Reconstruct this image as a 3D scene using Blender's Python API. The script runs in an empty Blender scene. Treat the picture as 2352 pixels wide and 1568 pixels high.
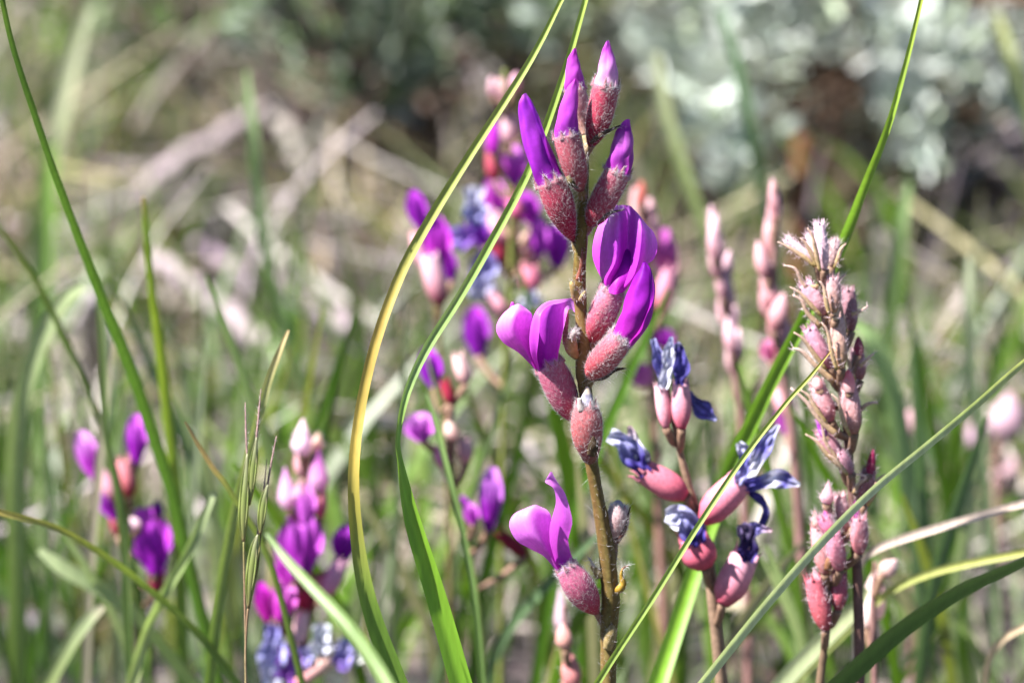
import bpy, math, random
import numpy as np
from mathutils import Vector, Matrix

random.seed(7)
rng = np.random.default_rng(11)
SC = bpy.context.scene
COL = SC.collection

# ------------------------------------------------------------------ camera
PITCH = math.radians(12.0)
S = 0.5                      # focus distance, m
W = 0.150                    # frame width at the focus distance, m
VPX = W / 2352.0             # metres for one unit of the 2352 x 1568 measuring grid, at the focus distance
Fv = np.array([0, math.cos(PITCH), -math.sin(PITCH)])
Uv = np.array([0, math.sin(PITCH), math.cos(PITCH)])
Rv = np.array([1.0, 0, 0])
Tv = -Fv
CAM = np.array([0, 0, 0.15]) - Fv * S
cd = bpy.data.cameras.new('camera'); cam = bpy.data.objects.new('camera', cd); COL.objects.link(cam)
cam.location = CAM
cam.rotation_euler = (math.pi / 2 - PITCH, 0, 0)
cd.sensor_width = 36.0; cd.lens = 36.0 * S / W
cd.clip_start = 0.01; cd.clip_end = 500
cd.dof.use_dof = True; cd.dof.focus_distance = S; cd.dof.aperture_fstop = 18.0
cd.dof.aperture_blades = 7
SC.camera = cam

# ------------------------------------------------------------------ sky, sun, exposure
SUN = np.array([-0.58, -0.20, 0.79]); SUN = SUN / np.linalg.norm(SUN)
elev = math.asin(SUN[2]); azim = math.atan2(SUN[0], SUN[1])
wd = bpy.data.worlds.new('World'); SC.world = wd; wd.use_nodes = True
nt = wd.node_tree
sky = nt.nodes.new('ShaderNodeTexSky'); sky.sky_type = 'NISHITA'; sky.sun_disc = False
sky.altitude = 2800; sky.air_density = 0.7; sky.dust_density = 0.5; sky.sun_elevation = elev; sky.sun_rotation = azim
bg = nt.nodes['Background']; bg.inputs[1].default_value = 0.05
nt.links.new(sky.outputs[0], bg.inputs[0])
sl = bpy.data.lights.new('sun', 'SUN'); sl.energy = 5.0; sl.angle = math.radians(0.5); sl.color = (1.0, 0.965, 0.93)
so = bpy.data.objects.new('sun', sl); COL.objects.link(so)
so.rotation_euler = Vector(SUN).to_track_quat('Z', 'Y').to_euler(); so.location = (-2, -1, 4)
vs = SC.view_settings
vs.view_transform = 'Standard'; vs.look = 'None'; vs.gamma = 1.0; vs.exposure = 2.05
SC.render.engine = 'CYCLES'
SC.cycles.max_bounces = 6; SC.cycles.transmission_bounces = 4; SC.cycles.diffuse_bounces = 2
SC.cycles.use_denoising = True

# ------------------------------------------------------------------ helpers: points
def at(vx, vy, dd=0.0):
    """world point seen at grid position (vx, vy), dd millimetres beyond the focus plane"""
    D = S + dd * 0.001
    k = D / S * VPX
    return CAM + Fv * D + Rv * ((vx - 1176) * k) + Uv * ((784 - vy) * k)

def on_height(vx, vy, z=0.0):
    """dd of the point where the line of sight meets height z"""
    d = Fv * S + Rv * ((vx - 1176) * VPX) + Uv * ((784 - vy) * VPX)
    t = (z - CAM[2]) / d[2]
    return (t - 1.0) * S * 1000.0

def crop(x0, y0, x1, wpx):
    k = (x1 - x0) / wpx * 0.6125
    return lambda cx, cy: (x0 * 0.6125 + cx * k, y0 * 0.6125 + cy * k, k)

C1 = crop(1840, 120, 2540, 1372); C2 = crop(1800, 720, 2600, 1206); C3 = crop(1840, 1700, 2540, 1276)
CR = crop(2180, 740, 2500, 717); CD = crop(2240, 1200, 3040, 1045); C5 = crop(2880, 800, 3440, 976)
C6 = crop(2880, 1600, 3440, 915); C7 = crop(800, 1200, 1500, 807); CG = crop(900, 1500, 1400, 740)
CH = crop(200, 1450, 900, 989); CA = crop(1400, 300, 2200, 1140); CB = crop(1500, 1400, 2100, 1176)
CV = lambda x, y: (x, y, 1.0)

def cr(P, n, closed=False):
    """Catmull-Rom resample of control rows P (k, dims) to n rows"""
    P = np.asarray(P, float); k = len(P)
    if k == 2:
        t = np.linspace(0, 1, n)[:, None]; return P[0] * (1 - t) + P[1] * t
    Q = np.vstack([2 * P[0] - P[1], P, 2 * P[-1] - P[-2]])
    out = []
    for s in np.linspace(0, k - 1, n):
        i = min(int(s), k - 2); t = s - i
        a, b, c, d = Q[i], Q[i + 1], Q[i + 2], Q[i + 3]
        out.append(0.5 * ((2 * b) + (c - a) * t + (2 * a - 5 * b + 4 * c - d) * t * t + (3 * b - a - 3 * c + d) * t ** 3))
    return np.array(out)

def nrm(v):
    v = np.asarray(v, float)
    return v / np.maximum(np.linalg.norm(v, axis=-1, keepdims=True), 1e-12)

# ------------------------------------------------------------------ helpers: meshes
class MB:
    def __init__(s): s.v = []; s.q = []; s.c = []; s.n = 0
    def add(s, V, Q, C):
        V = np.asarray(V, float).reshape(-1, 3); Q = np.asarray(Q, int).reshape(-1, 4)
        C = np.asarray(C, float)
        if C.ndim == 1: C = np.tile(C, (len(V), 1))
        s.v.append(V); s.q.append(Q + s.n); s.c.append(C.reshape(-1, 3)); s.n += len(V)
    def arrays(s): return np.vstack(s.v), np.vstack(s.q), np.vstack(s.c)
    def mesh(s, name, mat, origin=(0, 0, 0)):
        V, Q, C = s.arrays(); V = V - np.asarray(origin, float)
        me = bpy.data.meshes.new(name)
        me.vertices.add(len(V)); me.vertices.foreach_set('co', V.astype(np.float32).ravel())
        me.loops.add(Q.size); me.loops.foreach_set('vertex_index', Q.astype(np.int32).ravel())
        me.polygons.add(len(Q)); me.polygons.foreach_set('loop_start', np.arange(0, Q.size, 4, dtype=np.int32))
        me.update(calc_edges=True)
        me.validate()
        C = C * GAIN.get(mat.name, 1.0)
        a = me.color_attributes.new('Col', 'FLOAT_COLOR', 'POINT')
        a.data.foreach_set('color', np.hstack([np.clip(C, 0, 1), np.ones((len(C), 1))]).astype(np.float32).ravel())
        me.shade_smooth()
        me.materials.append(mat)
        return me

def link(name, me, parent=None, kind=None, label=None):
    o = bpy.data.objects.new(name, me); COL.objects.link(o)
    if parent is not None: o.parent = parent
    if kind: o['kind'] = kind
    if label: o['label'] = label
    return o

def thing(name, label, cat, loc, group=None):
    o = bpy.data.objects.new(name, None); COL.objects.link(o)
    o.empty_display_size = 0.01
    o.location = loc; o['label'] = label; o['category'] = cat
    if group: o['group'] = group
    return o

def tag(o, label, cat, group=None):
    o['label'] = label; o['category'] = cat
    if group: o['group'] = group
    return o

def grid_quads(nr, nc, wrap=False):
    i = np.arange(nr - 1)[:, None]; j = np.arange(nc if wrap else nc - 1)[None, :]
    j2 = (j + 1) % nc
    return np.stack([i * nc + j, i * nc + j2, (i + 1) * nc + j2, (i + 1) * nc + j], -1).reshape(-1, 4)

def frames(P):
    t = nrm(np.gradient(P, axis=0))
    side = nrm(np.cross(t, Tv)); front = np.cross(side, t)
    return t, side, front

def loft(mb, P, Rr, cols, seg=14, ratio=1.0, wob=0.0, cap=True):
    """tube through world points P with radii Rr; cols: one colour or one per ring"""
    P = np.asarray(P, float); Rr = np.asarray(Rr, float); n = len(P)
    t, sd, fr = frames(P)
    a = np.linspace(0, 2 * math.pi, seg, endpoint=False)
    rad = Rr[:, None] * (1 + wob * np.sin(3 * a[None, :] + rng.uniform(0, 6) + np.linspace(0, 3, n)[:, None]))
    V = P[:, None, :] + rad[..., None] * (np.cos(a)[None, :, None] * sd[:, None, :] + ratio * np.sin(a)[None, :, None] * fr[:, None, :])
    cols = np.asarray(cols, float)
    if cols.ndim == 1: cols = np.tile(cols, (n, 1))
    C = np.repeat(cols[:, None, :], seg, 1)
    if cap:
        V = np.concatenate([np.repeat(P[:1, None, :], seg, 1), V, np.repeat(P[-1:, None, :], seg, 1)], 0)
        C = np.concatenate([C[:1], C, C[-1:]], 0)
    mb.add(V, grid_quads(V.shape[0], seg, True), C)
    return V

def stops(cs, n):
    """colour ramp: cs = [(pos, colour)...] sampled at n steps"""
    x = np.linspace(0, 1, n); p = [c[0] for c in cs]
    return np.stack([np.interp(x, p, [c[1][k] for c in cs]) for k in range(3)], -1)

def px_path(pts, n, tr=CV):
    """pts (cx, cy, half width, dd) -> resampled world path and radii"""
    K = []
    for cx, cy, hw, dd in pts:
        vx, vy, k = tr(cx, cy); K.append((vx, vy, hw * k, dd))
    K = cr(K, n)
    P = np.array([at(a, b, d) for a, b, _, d in K])
    Rr = np.array([max(h, 0.15) * VPX * (S + d * 0.001) / S for _, _, h, d in K])
    return P, Rr

def hairs(mb, V, Q, n, length, width, axis, col, lean=0.9, out=0.55, jitter=0.35, sel=None):
    """fine hairs rooted on the faces Q of V, combed along axis"""
    V = np.asarray(V).reshape(-1, 3); Q = np.asarray(Q)
    a, b, c, d = (V[Q[:, k]] for k in range(4))
    N = np.cross(c - a, d - b); ar = np.linalg.norm(N, axis=1) + 1e-14
    ctr = (a + b + c + d) / 4; gc = V.mean(0)
    N = N / ar[:, None]
    flip = np.sign(np.sum(N * (ctr - gc), 1)); flip[flip == 0] = 1; N = N * flip[:, None]
    pr = ar if sel is None else ar * sel
    f = rng.choice(len(Q), n, p=pr / pr.sum())
    u = rng.random((n, 1)); w = rng.random((n, 1))
    root = (a[f] * (1 - u) + b[f] * u) * (1 - w) + (d[f] * (1 - u) + c[f] * u) * w
    nn = N[f]; ax = np.asarray(axis, float)
    if ax.ndim > 1: ax = ax[f]
    d1 = nrm(nn * out + ax * lean + rng.normal(0, jitter, (n, 3)))
    d2 = nrm(d1 + nn * rng.normal(0.0, .4, (n, 1)) + rng.normal(0, jitter * 0.7, (n, 3)))
    L = length * rng.uniform(0.45, 1.35, (n, 1))
    p0 = root - nn * length * 0.05; p1 = root + d1 * L * 0.5; p2 = p1 + d2 * L * 0.5
    wd_ = nrm(np.cross(d1, rng.normal(0, 1, (n, 3)))) * width * 0.5
    VV = np.stack([p0 - wd_, p0 + wd_, p1 - wd_ * .8, p1 + wd_ * .8, p2 - wd_ * .15, p2 + wd_ * .15], 1)
    base = (np.arange(n) * 6)[:, None]
    QQ = np.concatenate([base + np.array([[0, 1, 3, 2]]), base + np.array([[2, 3, 5, 4]])], 0)
    CC = np.repeat(np.asarray(col)[None, :] * rng.uniform(0.8, 1.1, (n, 1)), 6, 0)
    mb.add(VV, QQ, CC)

def sheet(mb, rows, tr, nu=26, nv=17, cfun=None, ruffle=0.0, cols=None):
    """petal: rows of control points (cx, cy, dd), lofted to a smooth curved sheet"""
    R = []
    for r in rows:
        R.append([(lambda q: (q[0], q[1], d))(tr(x, y)) for (x, y, d) in r])
    R = np.array(R, float)                                    # rows, ctrl, 3
    A = np.stack([cr(R[:, j, :], nu) for j in range(R.shape[1])], 1)
    G = np.stack([cr(A[i], nv) for i in range(nu)], 0)        # nu, nv, 3
    if ruffle:
        uu = np.linspace(0, 1, nu)[:, None]; vv = np.linspace(0, 1, nv)[None, :]
        e = np.abs(vv - .5) * 2
        ph = rng.uniform(0, 6, 4)
        G[..., 2] += ruffle * uu * (e ** 2 + .25) * (np.sin(9 * uu + ph[0]) + np.sin(7 * vv + 5 * uu + ph[1]))
        G[..., 0] += ruffle * 3 * e ** 3 * np.sin(14 * uu + ph[2])
    V = np.array([[at(*G[i, j]) for j in range(nv)] for i in range(nu)])
    U, Vv = np.meshgrid(np.linspace(0, 1, nu), np.linspace(0, 1, nv), indexing='ij')
    C = cfun(U, Vv) if cfun else np.tile(np.asarray(cols, float), (nu, nv, 1))
    mb.add(V, grid_quads(nu, nv), C)
    return V

# ------------------------------------------------------------------ materials (colour comes from the mesh's own pigment attribute)
def make_mat(name, trans=0.0, rough=0.55, nscale=900.0, namp=0.18, bump=0.0, bscale=2500.0, spec=0.3, sheen=0.0, tint=(1, 1, 1), stretch=None):
    m = bpy.data.materials.new(name); m.use_nodes = True
    t = m.node_tree; N = t.nodes; L = t.links; N.clear()
    out = N.new('ShaderNodeOutputMaterial'); p = N.new('ShaderNodeBsdfPrincipled')
    at_ = N.new('ShaderNodeAttribute'); at_.attribute_name = 'Col'
    tc = N.new('ShaderNodeTexCoord'); mp = N.new('ShaderNodeMapping'); L.new(tc.outputs['Object'], mp.inputs[0])
    if stretch: mp.inputs['Scale'].default_value = stretch
    nz = N.new('ShaderNodeTexNoise'); nz.inputs['Scale'].default_value = nscale; nz.inputs['Detail'].default_value = 4
    L.new(mp.outputs[0], nz.inputs['Vector'])
    mr = N.new('ShaderNodeMapRange'); mr.inputs[1].default_value = .25; mr.inputs[2].default_value = .75
    mr.inputs[3].default_value = 1 - namp; mr.inputs[4].default_value = 1 + namp
    L.new(nz.outputs[0], mr.inputs[0])
    mx = N.new('ShaderNodeVectorMath'); mx.operation = 'SCALE'
    L.new(at_.outputs['Color'], mx.inputs[0]); L.new(mr.outputs[0], mx.inputs['Scale'])
    L.new(mx.outputs[0], p.inputs['Base Color'])
    p.inputs['Roughness'].default_value = rough; p.inputs['Specular IOR Level'].default_value = spec
    if sheen:
        p.inputs['Sheen Weight'].default_value = sheen; p.inputs['Sheen Roughness'].default_value = .5
    if bump:
        b = N.new('ShaderNodeBump'); b.inputs['Strength'].default_value = bump; b.inputs['Distance'].default_value = 0.0002
        n2 = N.new('ShaderNodeTexNoise'); n2.inputs['Scale'].default_value = bscale; n2.inputs['Detail'].default_value = 3
        L.new(mp.outputs[0], n2.inputs['Vector']); L.new(n2.outputs[0], b.inputs['Height']); L.new(b.outputs[0], p.inputs['Normal'])
    if trans:
        tb = N.new('ShaderNodeBsdfTranslucent'); ms = N.new('ShaderNodeMixShader'); ms.inputs[0].default_value = trans
        tn = N.new('ShaderNodeVectorMath'); tn.operation = 'MULTIPLY'; tn.inputs[1].default_value = tint
        L.new(mx.outputs[0], tn.inputs[0]); L.new(tn.outputs[0], tb.inputs[0])
        L.new(p.outputs[0], ms.inputs[1]); L.new(tb.outputs[0], ms.inputs[2]); L.new(ms.outputs[0], out.inputs[0])
    else:
        L.new(p.outputs[0], out.inputs[0])
    return m

M_PETAL = make_mat('petal', .42, .45, 1500, .12, .05, 3000, .16, 0, (1.3, 1.15, 1.2))
M_WILT = make_mat('wilted_petal', .25, .6, 900, .5, .2, 1800, .15)
M_CALYX = make_mat('calyx_skin', .04, .6, 2200, .25, .1, 4000, .12)
M_STEM = make_mat('stem_skin', .0, .55, 1600, .3, .1, 3000, .15)
M_HAIR = make_mat('plant_hair', .35, .5, 400, .1, 0, 1, .3)
M_GRASS = make_mat('grass_blade', .33, .42, 350, .16, .06, 1500, .4, 0, (1.1, 1.2, .7), (3.2, 3.2, .25))
M_DRY = make_mat('dry_stalk', .15, .65, 420, .25, .06, 1500, .2, 0, (1, 1, 1), (2.5, 2.5, .4))
M_WOOD = make_mat('dead_wood', 0, .8, 260, .35, .25, 900, .08)
M_SAGE = make_mat('sage_leaf', .12, .7, 200, .2, 0, 1, .1)

M_THICK = make_mat('thick_blade', .04, .45, 350, .16, .3, 1500, .35, 0, (1.1, 1.2, .7), (3.2, 3.2, .25))

GAIN = {'petal': np.array([1.0, .85, .95]), 'wilted_petal': .75, 'calyx_skin': np.array([.82, .66, .72]), 'stem_skin': .55, 'plant_hair': .75, 'grass_blade': .58, 'dry_stalk': .62, 'dead_wood': .62, 'sage_leaf': .9, 'thick_blade': .5}   # real albedo of each surface
WHITE = np.array([.86, .83, .84])

# ------------------------------------------------------------------ ground
def hollow(vx, vy, rx, ry, dp):
    p = at(vx, vy, on_height(vx, vy, 0)); return (p[0], p[1], rx, ry, dp)
HOLLOWS = [hollow(490, 575, .036, .12, .08), hollow(1870, 430, .055, .14, .08), hollow(2150, 480, .05, .08, .05), hollow(1075, 190, .05, .2, .08), hollow(960, 25, .06, .25, .08), hollow(2330, 545, .04, .06, .05), hollow(420, 1060, .02, .04, .03)]  # dips sunk into the ground so that these spots fall into shade
def in_hollow(xy):
    m = np.zeros(len(xy), bool)
    for hx, hy, rx, ry, dp in HOLLOWS: m |= ((xy[:, 0] - hx) / rx) ** 2 + ((xy[:, 1] - hy) / ry) ** 2 < 1.0
    return m
def ground_z(x, y):
    near = np.clip(1 - np.abs(y - .4) / 3, 0, 1)
    dip = 0.0
    for hx, hy, rx, ry, dp in HOLLOWS:
        dip = dip - dp * np.exp(-(((x - hx) / rx) ** 2 + ((y - hy) / ry) ** 2) ** 2)
    return dip + near * (0.006 * np.sin(9 * x + 2.0) * np.sin(7 * y + 1) + 0.004 * np.sin(31 * x + 1.3 + 5 * y) + 0.003 * np.sin(43 * y - 11 * x))

def build_ground():
    xs = np.unique(np.concatenate([np.linspace(-60, -2, 16), np.linspace(-2, 2, 101), np.linspace(-.5, .5, 201), np.linspace(2, 60, 16)]))
    ys = np.unique(np.concatenate([np.linspace(-60, -1, 16), np.linspace(-1, 3, 101), np.linspace(.3, 2.2, 301), np.linspace(3, 120, 22)]))
    X, Y = np.meshgrid(xs, ys, indexing='ij')
    Z = ground_z(X, Y) - 0.006
    mb = MB(); mb.add(np.stack([X, Y, Z], -1), grid_quads(len(xs), len(ys))[:, ::-1], (0.2, 0.15, 0.13))
    m = bpy.data.materials.new('soil'); m.use_nodes = True
    t = m.node_tree; N = t.nodes; L = t.links; p = N['Principled BSDF']
    tc = N.new('ShaderNodeTexCoord')
    n1 = N.new('ShaderNodeTexNoise'); n1.inputs['Scale'].default_value = 28; n1.inputs['Detail'].default_value = 8
    n2 = N.new('ShaderNodeTexVoronoi'); n2.inputs['Scale'].default_value = 150
    L.new(tc.outputs['Object'], n1.inputs[0]); L.new(tc.outputs['Object'], n2.inputs[0])
    r = N.new('ShaderNodeValToRGB'); e = r.color_ramp.elements
    e[0].position = .3; e[0].color = (.012, .009, .008, 1); e[1].position = .7; e[1].color = (.15, .118, .112, 1)
    x = r.color_ramp.elements.new(.5); x.color = (.045, .033, .03, 1)
    L.new(n1.outputs[0], r.inputs[0])
    mx = N.new('ShaderNodeMix'); mx.data_type = 'RGBA'; mx.blend_type = 'OVERLAY'; mx.inputs[0].default_value = .35
    L.new(r.outputs[0], mx.inputs[6]); L.new(n2.outputs['Color'], mx.inputs[7]); L.new(mx.outputs[2], p.inputs['Base Color'])
    hs = N.new('ShaderNodeHueSaturation'); hs.inputs['Saturation'].default_value = .45
    L.new(mx.outputs[2], hs.inputs['Color']); L.new(hs.outputs[0], p.inputs['Base Color'])
    p.inputs['Roughness'].default_value = .95; p.inputs['Specular IOR Level'].default_value = .1
    b = N.new('ShaderNodeBump'); b.inputs['Strength'].default_value = .8; b.inputs['Distance'].default_value = .006
    L.new(n1.outputs[0], b.inputs['Height']); L.new(b.outputs[0], p.inputs['Normal'])
    link('ground', mb.mesh('ground', m), kind='structure')
build_ground()

# ------------------------------------------------------------------ uncountable cover: grass, dry grass, litter
GREEN = [(.085, .20, .015), (.15, .30, .02), (.22, .38, .06), (.32, .44, .19), (.17, .28, .13), (.06, .14, .012), (.26, .30, .05)]
DRYC = [(.50, .41, .25), (.42, .33, .30), (.60, .51, .46), (.24, .18, .13), (.46, .37, .40), (.33, .29, .11), (.28, .26, .07), (.12, .08, .06)]

def blades(mb, xy, h, wid, lean, curl, cols, ang=None, K=6, tipcol=None):
    n = len(xy); t = np.linspace(0, 1, K + 1)
    if ang is None: ang = rng.uniform(0, 2 * math.pi, n)
    ld = np.stack([np.cos(ang), np.sin(ang)], -1)
    sa = rng.uniform(0, math.pi, n); sdv = np.stack([np.cos(sa), np.sin(sa) * .5, np.zeros(n)], -1)
    base = np.zeros((n, 3)); base[:, :2] = xy; base[:, 2] = ground_z(xy[:, 0], xy[:, 1]) - .008
    off = h[:, None] * (lean[:, None] * t + curl[:, None] * t ** 2)
    P = np.repeat(base[:, None, :], K + 1, 1)
    P[..., :2] += off[..., None] * ld[:, None, :]
    P[..., 2] += h[:, None] * (t - np.clip(curl, 0, 2)[:, None] * .32 * t ** 3)
    w = wid[:, None] * np.clip((1 - t ** 2.2), .04, 1) * (.65 + .35 * np.minimum(1, t * 4))
    V = np.stack([P - sdv[:, None, :] * w[..., None] * .5, P + sdv[:, None, :] * w[..., None] * .5], 2)
    base_i = (np.arange(n) * (K + 1) * 2)[:, None, None]
    k = (np.arange(K) * 2)[None, :, None]
    Q = base_i + k + np.array([0, 1, 3, 2])[None, None, :]
    C = np.repeat(cols[:, None, :], K + 1, 1)
    if tipcol is not None:
        f = np.clip((t - .55) / .45, 0, 1)[None, :, None] * rng.uniform(0, 1, (n, 1, 1))
        C = C * (1 - f) + np.asarray(tipcol) * f
    C = np.repeat(C[:, :, None, :], 2, 2)
    mb.add(V, Q.reshape(-1, 4), C.reshape(-1, 3))

def pick(pal, n, jit=.15):
    p = np.array(pal); c = p[rng.integers(0, len(p), n)]
    return c * rng.uniform(1 - jit, 1 + jit, (n, 1))

def vx_of(xy, z):
    d = np.stack([xy[:, 0] - CAM[0], xy[:, 1] - CAM[1], np.full(len(xy), z - CAM[2])], -1)
    D = d @ Fv
    return 1176 + (d @ Rv) / D * S / VPX, 784 - (d @ Uv) / D * S / VPX

def cover():
    g = MB(); d = MB()
    def zone(mb, nt, k, x0, x1, y0, y1, h0, h1, w0, w1, pal, curl, keep=None, tip=None, lean=.35, rad=.012, bright=.35):
        """nt tufts of about k blades; each tuft has a colour of its own"""
        c = np.stack([rng.uniform(x0, x1, nt), rng.uniform(y0, y1, nt)], -1)
        if keep is not None: c = c[keep(c)]
        c = c[~in_hollow(c)]
        nt = len(c); cols = pick(pal, nt, bright); hs = rng.uniform(h0, h1, nt); ws = rng.uniform(w0, w1, nt); an = rng.uniform(0, 6.28, nt)
        idx = np.repeat(np.arange(nt), rng.integers(max(1, k // 2), k * 3 // 2 + 1, nt)); n = len(idx)
        blades(mb, c[idx] + rng.normal(0, rad, (n, 2)), hs[idx] * rng.uniform(.6, 1.1, n), ws[idx] * rng.uniform(.6, 1.2, n), rng.normal(0, lean, n), rng.uniform(0, curl, n),
               cols[idx] * rng.uniform(.85, 1.15, (n, 1)), an[idx] + rng.normal(0, 1.0, n), tipcol=tip)
    def kg(xy):      # green grass thins out under the shrubs and over the bare litter patch
        vx, vy = vx_of(xy, .02)
        p = np.ones(len(xy))
        p[(vx > 560) & (vx < 1100) & (vy > 330) & (vy < 900) & (xy[:, 1] > .35)] = .25
        p[(vx > 1480) & (vy < 520)] = .15
        p[(vx > 600) & (vx < 1330) & (vy < 200)] = .3
        p[(vx > 380) & (vx < 600) & (vy > 480) & (vy < 720) & (xy[:, 1] > .4)] = .1
        return rng.random(len(xy)) < p
    def kd(xy):
        vx, vy = vx_of(xy, .02)
        p = np.ones(len(xy))
        p[(vx > 400) & (vx < 600) & (vy > 500) & (vy < 720) & (xy[:, 1] > .4)] = .1
        p[(vx > 1480) & (vy < 560)] = .15
        p[(vx > 600) & (vx < 1330) & (vy < 200)] = .3
        return rng.random(len(xy)) < p
    free = lambda xy: (np.abs(xy[:, 1] + .46) > .1) | (np.abs(xy[:, 0]) > .08)   # a trodden spot
    T = (.42, .35, .22)
    zone(g, 70, 3, -.16, .20, .08, .34, .04, .12, .0014, .0034, GREEN, .7, None, T)
    zone(g, 190, 4, -.25, .27, .28, .62, .04, .14, .002, .005, GREEN + [(.40, .48, .28), (.36, .46, .24)], .7, kg, T)
    zone(g, 150, 6, -.45, .48, .55, 1.2, .04, .13, .003, .006, GREEN, .8, kg, T)
    zone(g, 540, 8, -1.1, 1.1, 1.15, 3.0, .06, .2, .003, .006, GREEN, .8, kg, T)
    zone(g, 620, 8, -.9, .9, -.9, .10, .02, .07, .0012, .003, GREEN, .8, free)
    zone(g, 300, 9, -1.3, -.28, -.4, 1.1, .05, .16, .002, .004, GREEN, .8)
    zone(g, 300, 9, .30, 1.3, -.4, 1.1, .05, .16, .002, .004, GREEN, .8)
    link('meadow_grass', g.mesh('meadow_grass', M_GRASS), kind='stuff')['label'] = 'fresh green grass growing through the dry litter'
    zone(d, 40, 3, -.16, .2, .1, .34, .04, .11, .001, .0022, DRYC, .6)
    zone(d, 90, 4, -.25, .27, .32, .65, .03, .09, .0015, .0035, DRYC, 1.2, None, None, .6)
    zone(d, 230, 6, -.45, .48, .6, 1.3, .03, .12, .002, .005, DRYC, 1.2, kd, None, .7)
    zone(d, 420, 8, -1.1, 1.1, 1.25, 3.0, .05, .2, .003, .006, DRYC, 1.0, kd)
    zone(d, 520, 8, -1.0, 1.0, -.9, .10, .01, .05, .001, .0025, DRYC, 1.2, free)
    link('dry_grass', d.mesh('dry_grass', M_DRY), kind='stuff')['label'] = 'bleached tan and mauve dry grass between the green blades'
    # litter: broken stalks and curled dead leaves lying on the soil
    li = MB(); n = 3600
    p = np.stack([rng.uniform(-.8, .8, n), rng.uniform(-.3, 2.2, n)], -1)
    p = p[~in_hollow(p) & kd(p)]; n = len(p)
    a = rng.uniform(0, math.pi, n); L = rng.uniform(.008, .045, n); w = rng.uniform(.001, .005, n)
    dv = np.stack([np.cos(a), np.sin(a), rng.normal(0, .25, n)], -1)
    sv = np.stack([-np.sin(a), np.cos(a), rng.normal(0, .4, n)], -1)
    c = np.stack([p[:, 0], p[:, 1], ground_z(p[:, 0], p[:, 1]) + rng.uniform(-.002, .010, n)], -1)
    hw_ = np.array([.25, .9, 1.0, .12]); tt = np.array([-.5, -.2, .2, .5]); kink = rng.normal(0, .12, (n, 4))
    cc = c[:, None, :] + dv[:, None, :] * (L[:, None] * tt)[..., None] + sv[:, None, :] * (L[:, None] * kink)[..., None]
    cc[..., 2] += np.abs(kink) * L[:, None] * .5
    ww = sv[:, None, :] * (w[:, None] * .5 * hw_)[..., None]
    V = np.stack([cc - ww, cc + ww], 2)
    Q = (np.arange(n) * 8)[:, None, None] + (np.arange(3) * 2)[None, :, None] + np.array([0, 1, 3, 2])[None, None, :]
    li.add(V, Q.reshape(-1, 4), np.repeat(pick([(.58, .50, .50), (.46, .38, .41), (.22, .16, .13), (.62, .54, .46), (.14, .09, .08), (.34, .27, .26)], n, .25), 8, 0))
    # tangled straw: long thin dead stalks fallen across each other
    n = 2600; xy = np.stack([rng.uniform(-.6, .6, n), rng.uniform(.3, 2.0, n)], -1); xy = xy[~in_hollow(xy) & kd(xy)]; n = len(xy)
    a = rng.uniform(0, 2 * math.pi, n); L = rng.uniform(.04, .13, n); w = rng.uniform(.0012, .0028, n); K = 5; t = np.linspace(-.5, .5, K + 1)
    sl_ = rng.normal(0, .28, n); bend = rng.normal(0, .25, n)
    P = np.stack([xy[:, 0:1] + L[:, None] * (np.cos(a)[:, None] * t - np.sin(a)[:, None] * bend[:, None] * t ** 2), xy[:, 1:2] + L[:, None] * (np.sin(a)[:, None] * t + np.cos(a)[:, None] * bend[:, None] * t ** 2),
                  (ground_z(xy[:, 0], xy[:, 1]) + .004 + np.abs(sl_) * L * .5 + rng.uniform(0, .025, n))[:, None] + L[:, None] * sl_[:, None] * t], -1)
    sv = nrm(np.stack([-np.sin(a), np.cos(a), rng.normal(0, .6, n)], -1))[:, None, :] * (w[:, None] * .5 * (1.05 - 1.4 * np.abs(t)[None, :] ** 2))[..., None]
    Q = (np.arange(n) * (K + 1) * 2)[:, None, None] + (np.arange(K) * 2)[None, :, None] + np.array([0, 1, 3, 2])[None, None, :]
    sc = pick([(.62, .54, .50), (.54, .46, .48), (.50, .44, .30), (.42, .38, .20), (.30, .22, .19), (.66, .60, .56)], n, .25)
    li.add(np.stack([P - sv, P + sv], 2), Q.reshape(-1, 4), np.repeat(sc, (K + 1) * 2, 0))
    link('ground_litter', li.mesh('ground_litter', M_DRY), kind='stuff')['label'] = 'greyish broken stalks and leaf litter on the soil'
cover()

# ------------------------------------------------------------------ dead sticks lying about
def stick(pts, col, label, tr=CV, hw_=None, lift=.03, n=16):
    P = []; R = []
    K = cr([(x, y, h) for x, y, h in pts], n)
    for i, (x, y, h) in enumerate(K):
        dd = on_height(x, y, lift if np.isscalar(lift) else np.interp(i / (n - 1), np.linspace(0, 1, len(lift)), lift))
        P.append(at(x, y, dd)); R.append(h * VPX * (S + dd * .001) / S)
    P = np.array(P); P += rng.normal(0, .0008, P.shape)
    mb = MB(); loft(mb, P, np.array(R) * rng.uniform(.88, 1.12, n), np.array(col) * rng.uniform(.85, 1.1, (n, 1)), 9, 1, .08)
    o = link('dead_stick', mb.mesh('dead_stick', M_WOOD, P[0])); o.location = P[0]
    tag(o, label, 'stick', 'dead sticks lying in the litter')
MAUVE = (.46, .38, .40); GREYW = (.42, .37, .34)
stick([(318, 452, 24), (400, 385, 25), (500, 320, 22), (610, 255, 18)], MAUVE, 'thick pale mauve stick rising past the dark hollow', lift=[.025, .05])
stick([(345, 585, 20), (450, 660, 22), (560, 750, 22), (715, 860, 20)], MAUVE, 'long straight pale stick lying below the dark hollow')
stick([(450, 560, 16), (500, 590, 18), (570, 640, 15)], (.34, .26, .32), 'short mauve stick end inside the dark hollow', lift=.0)
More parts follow.
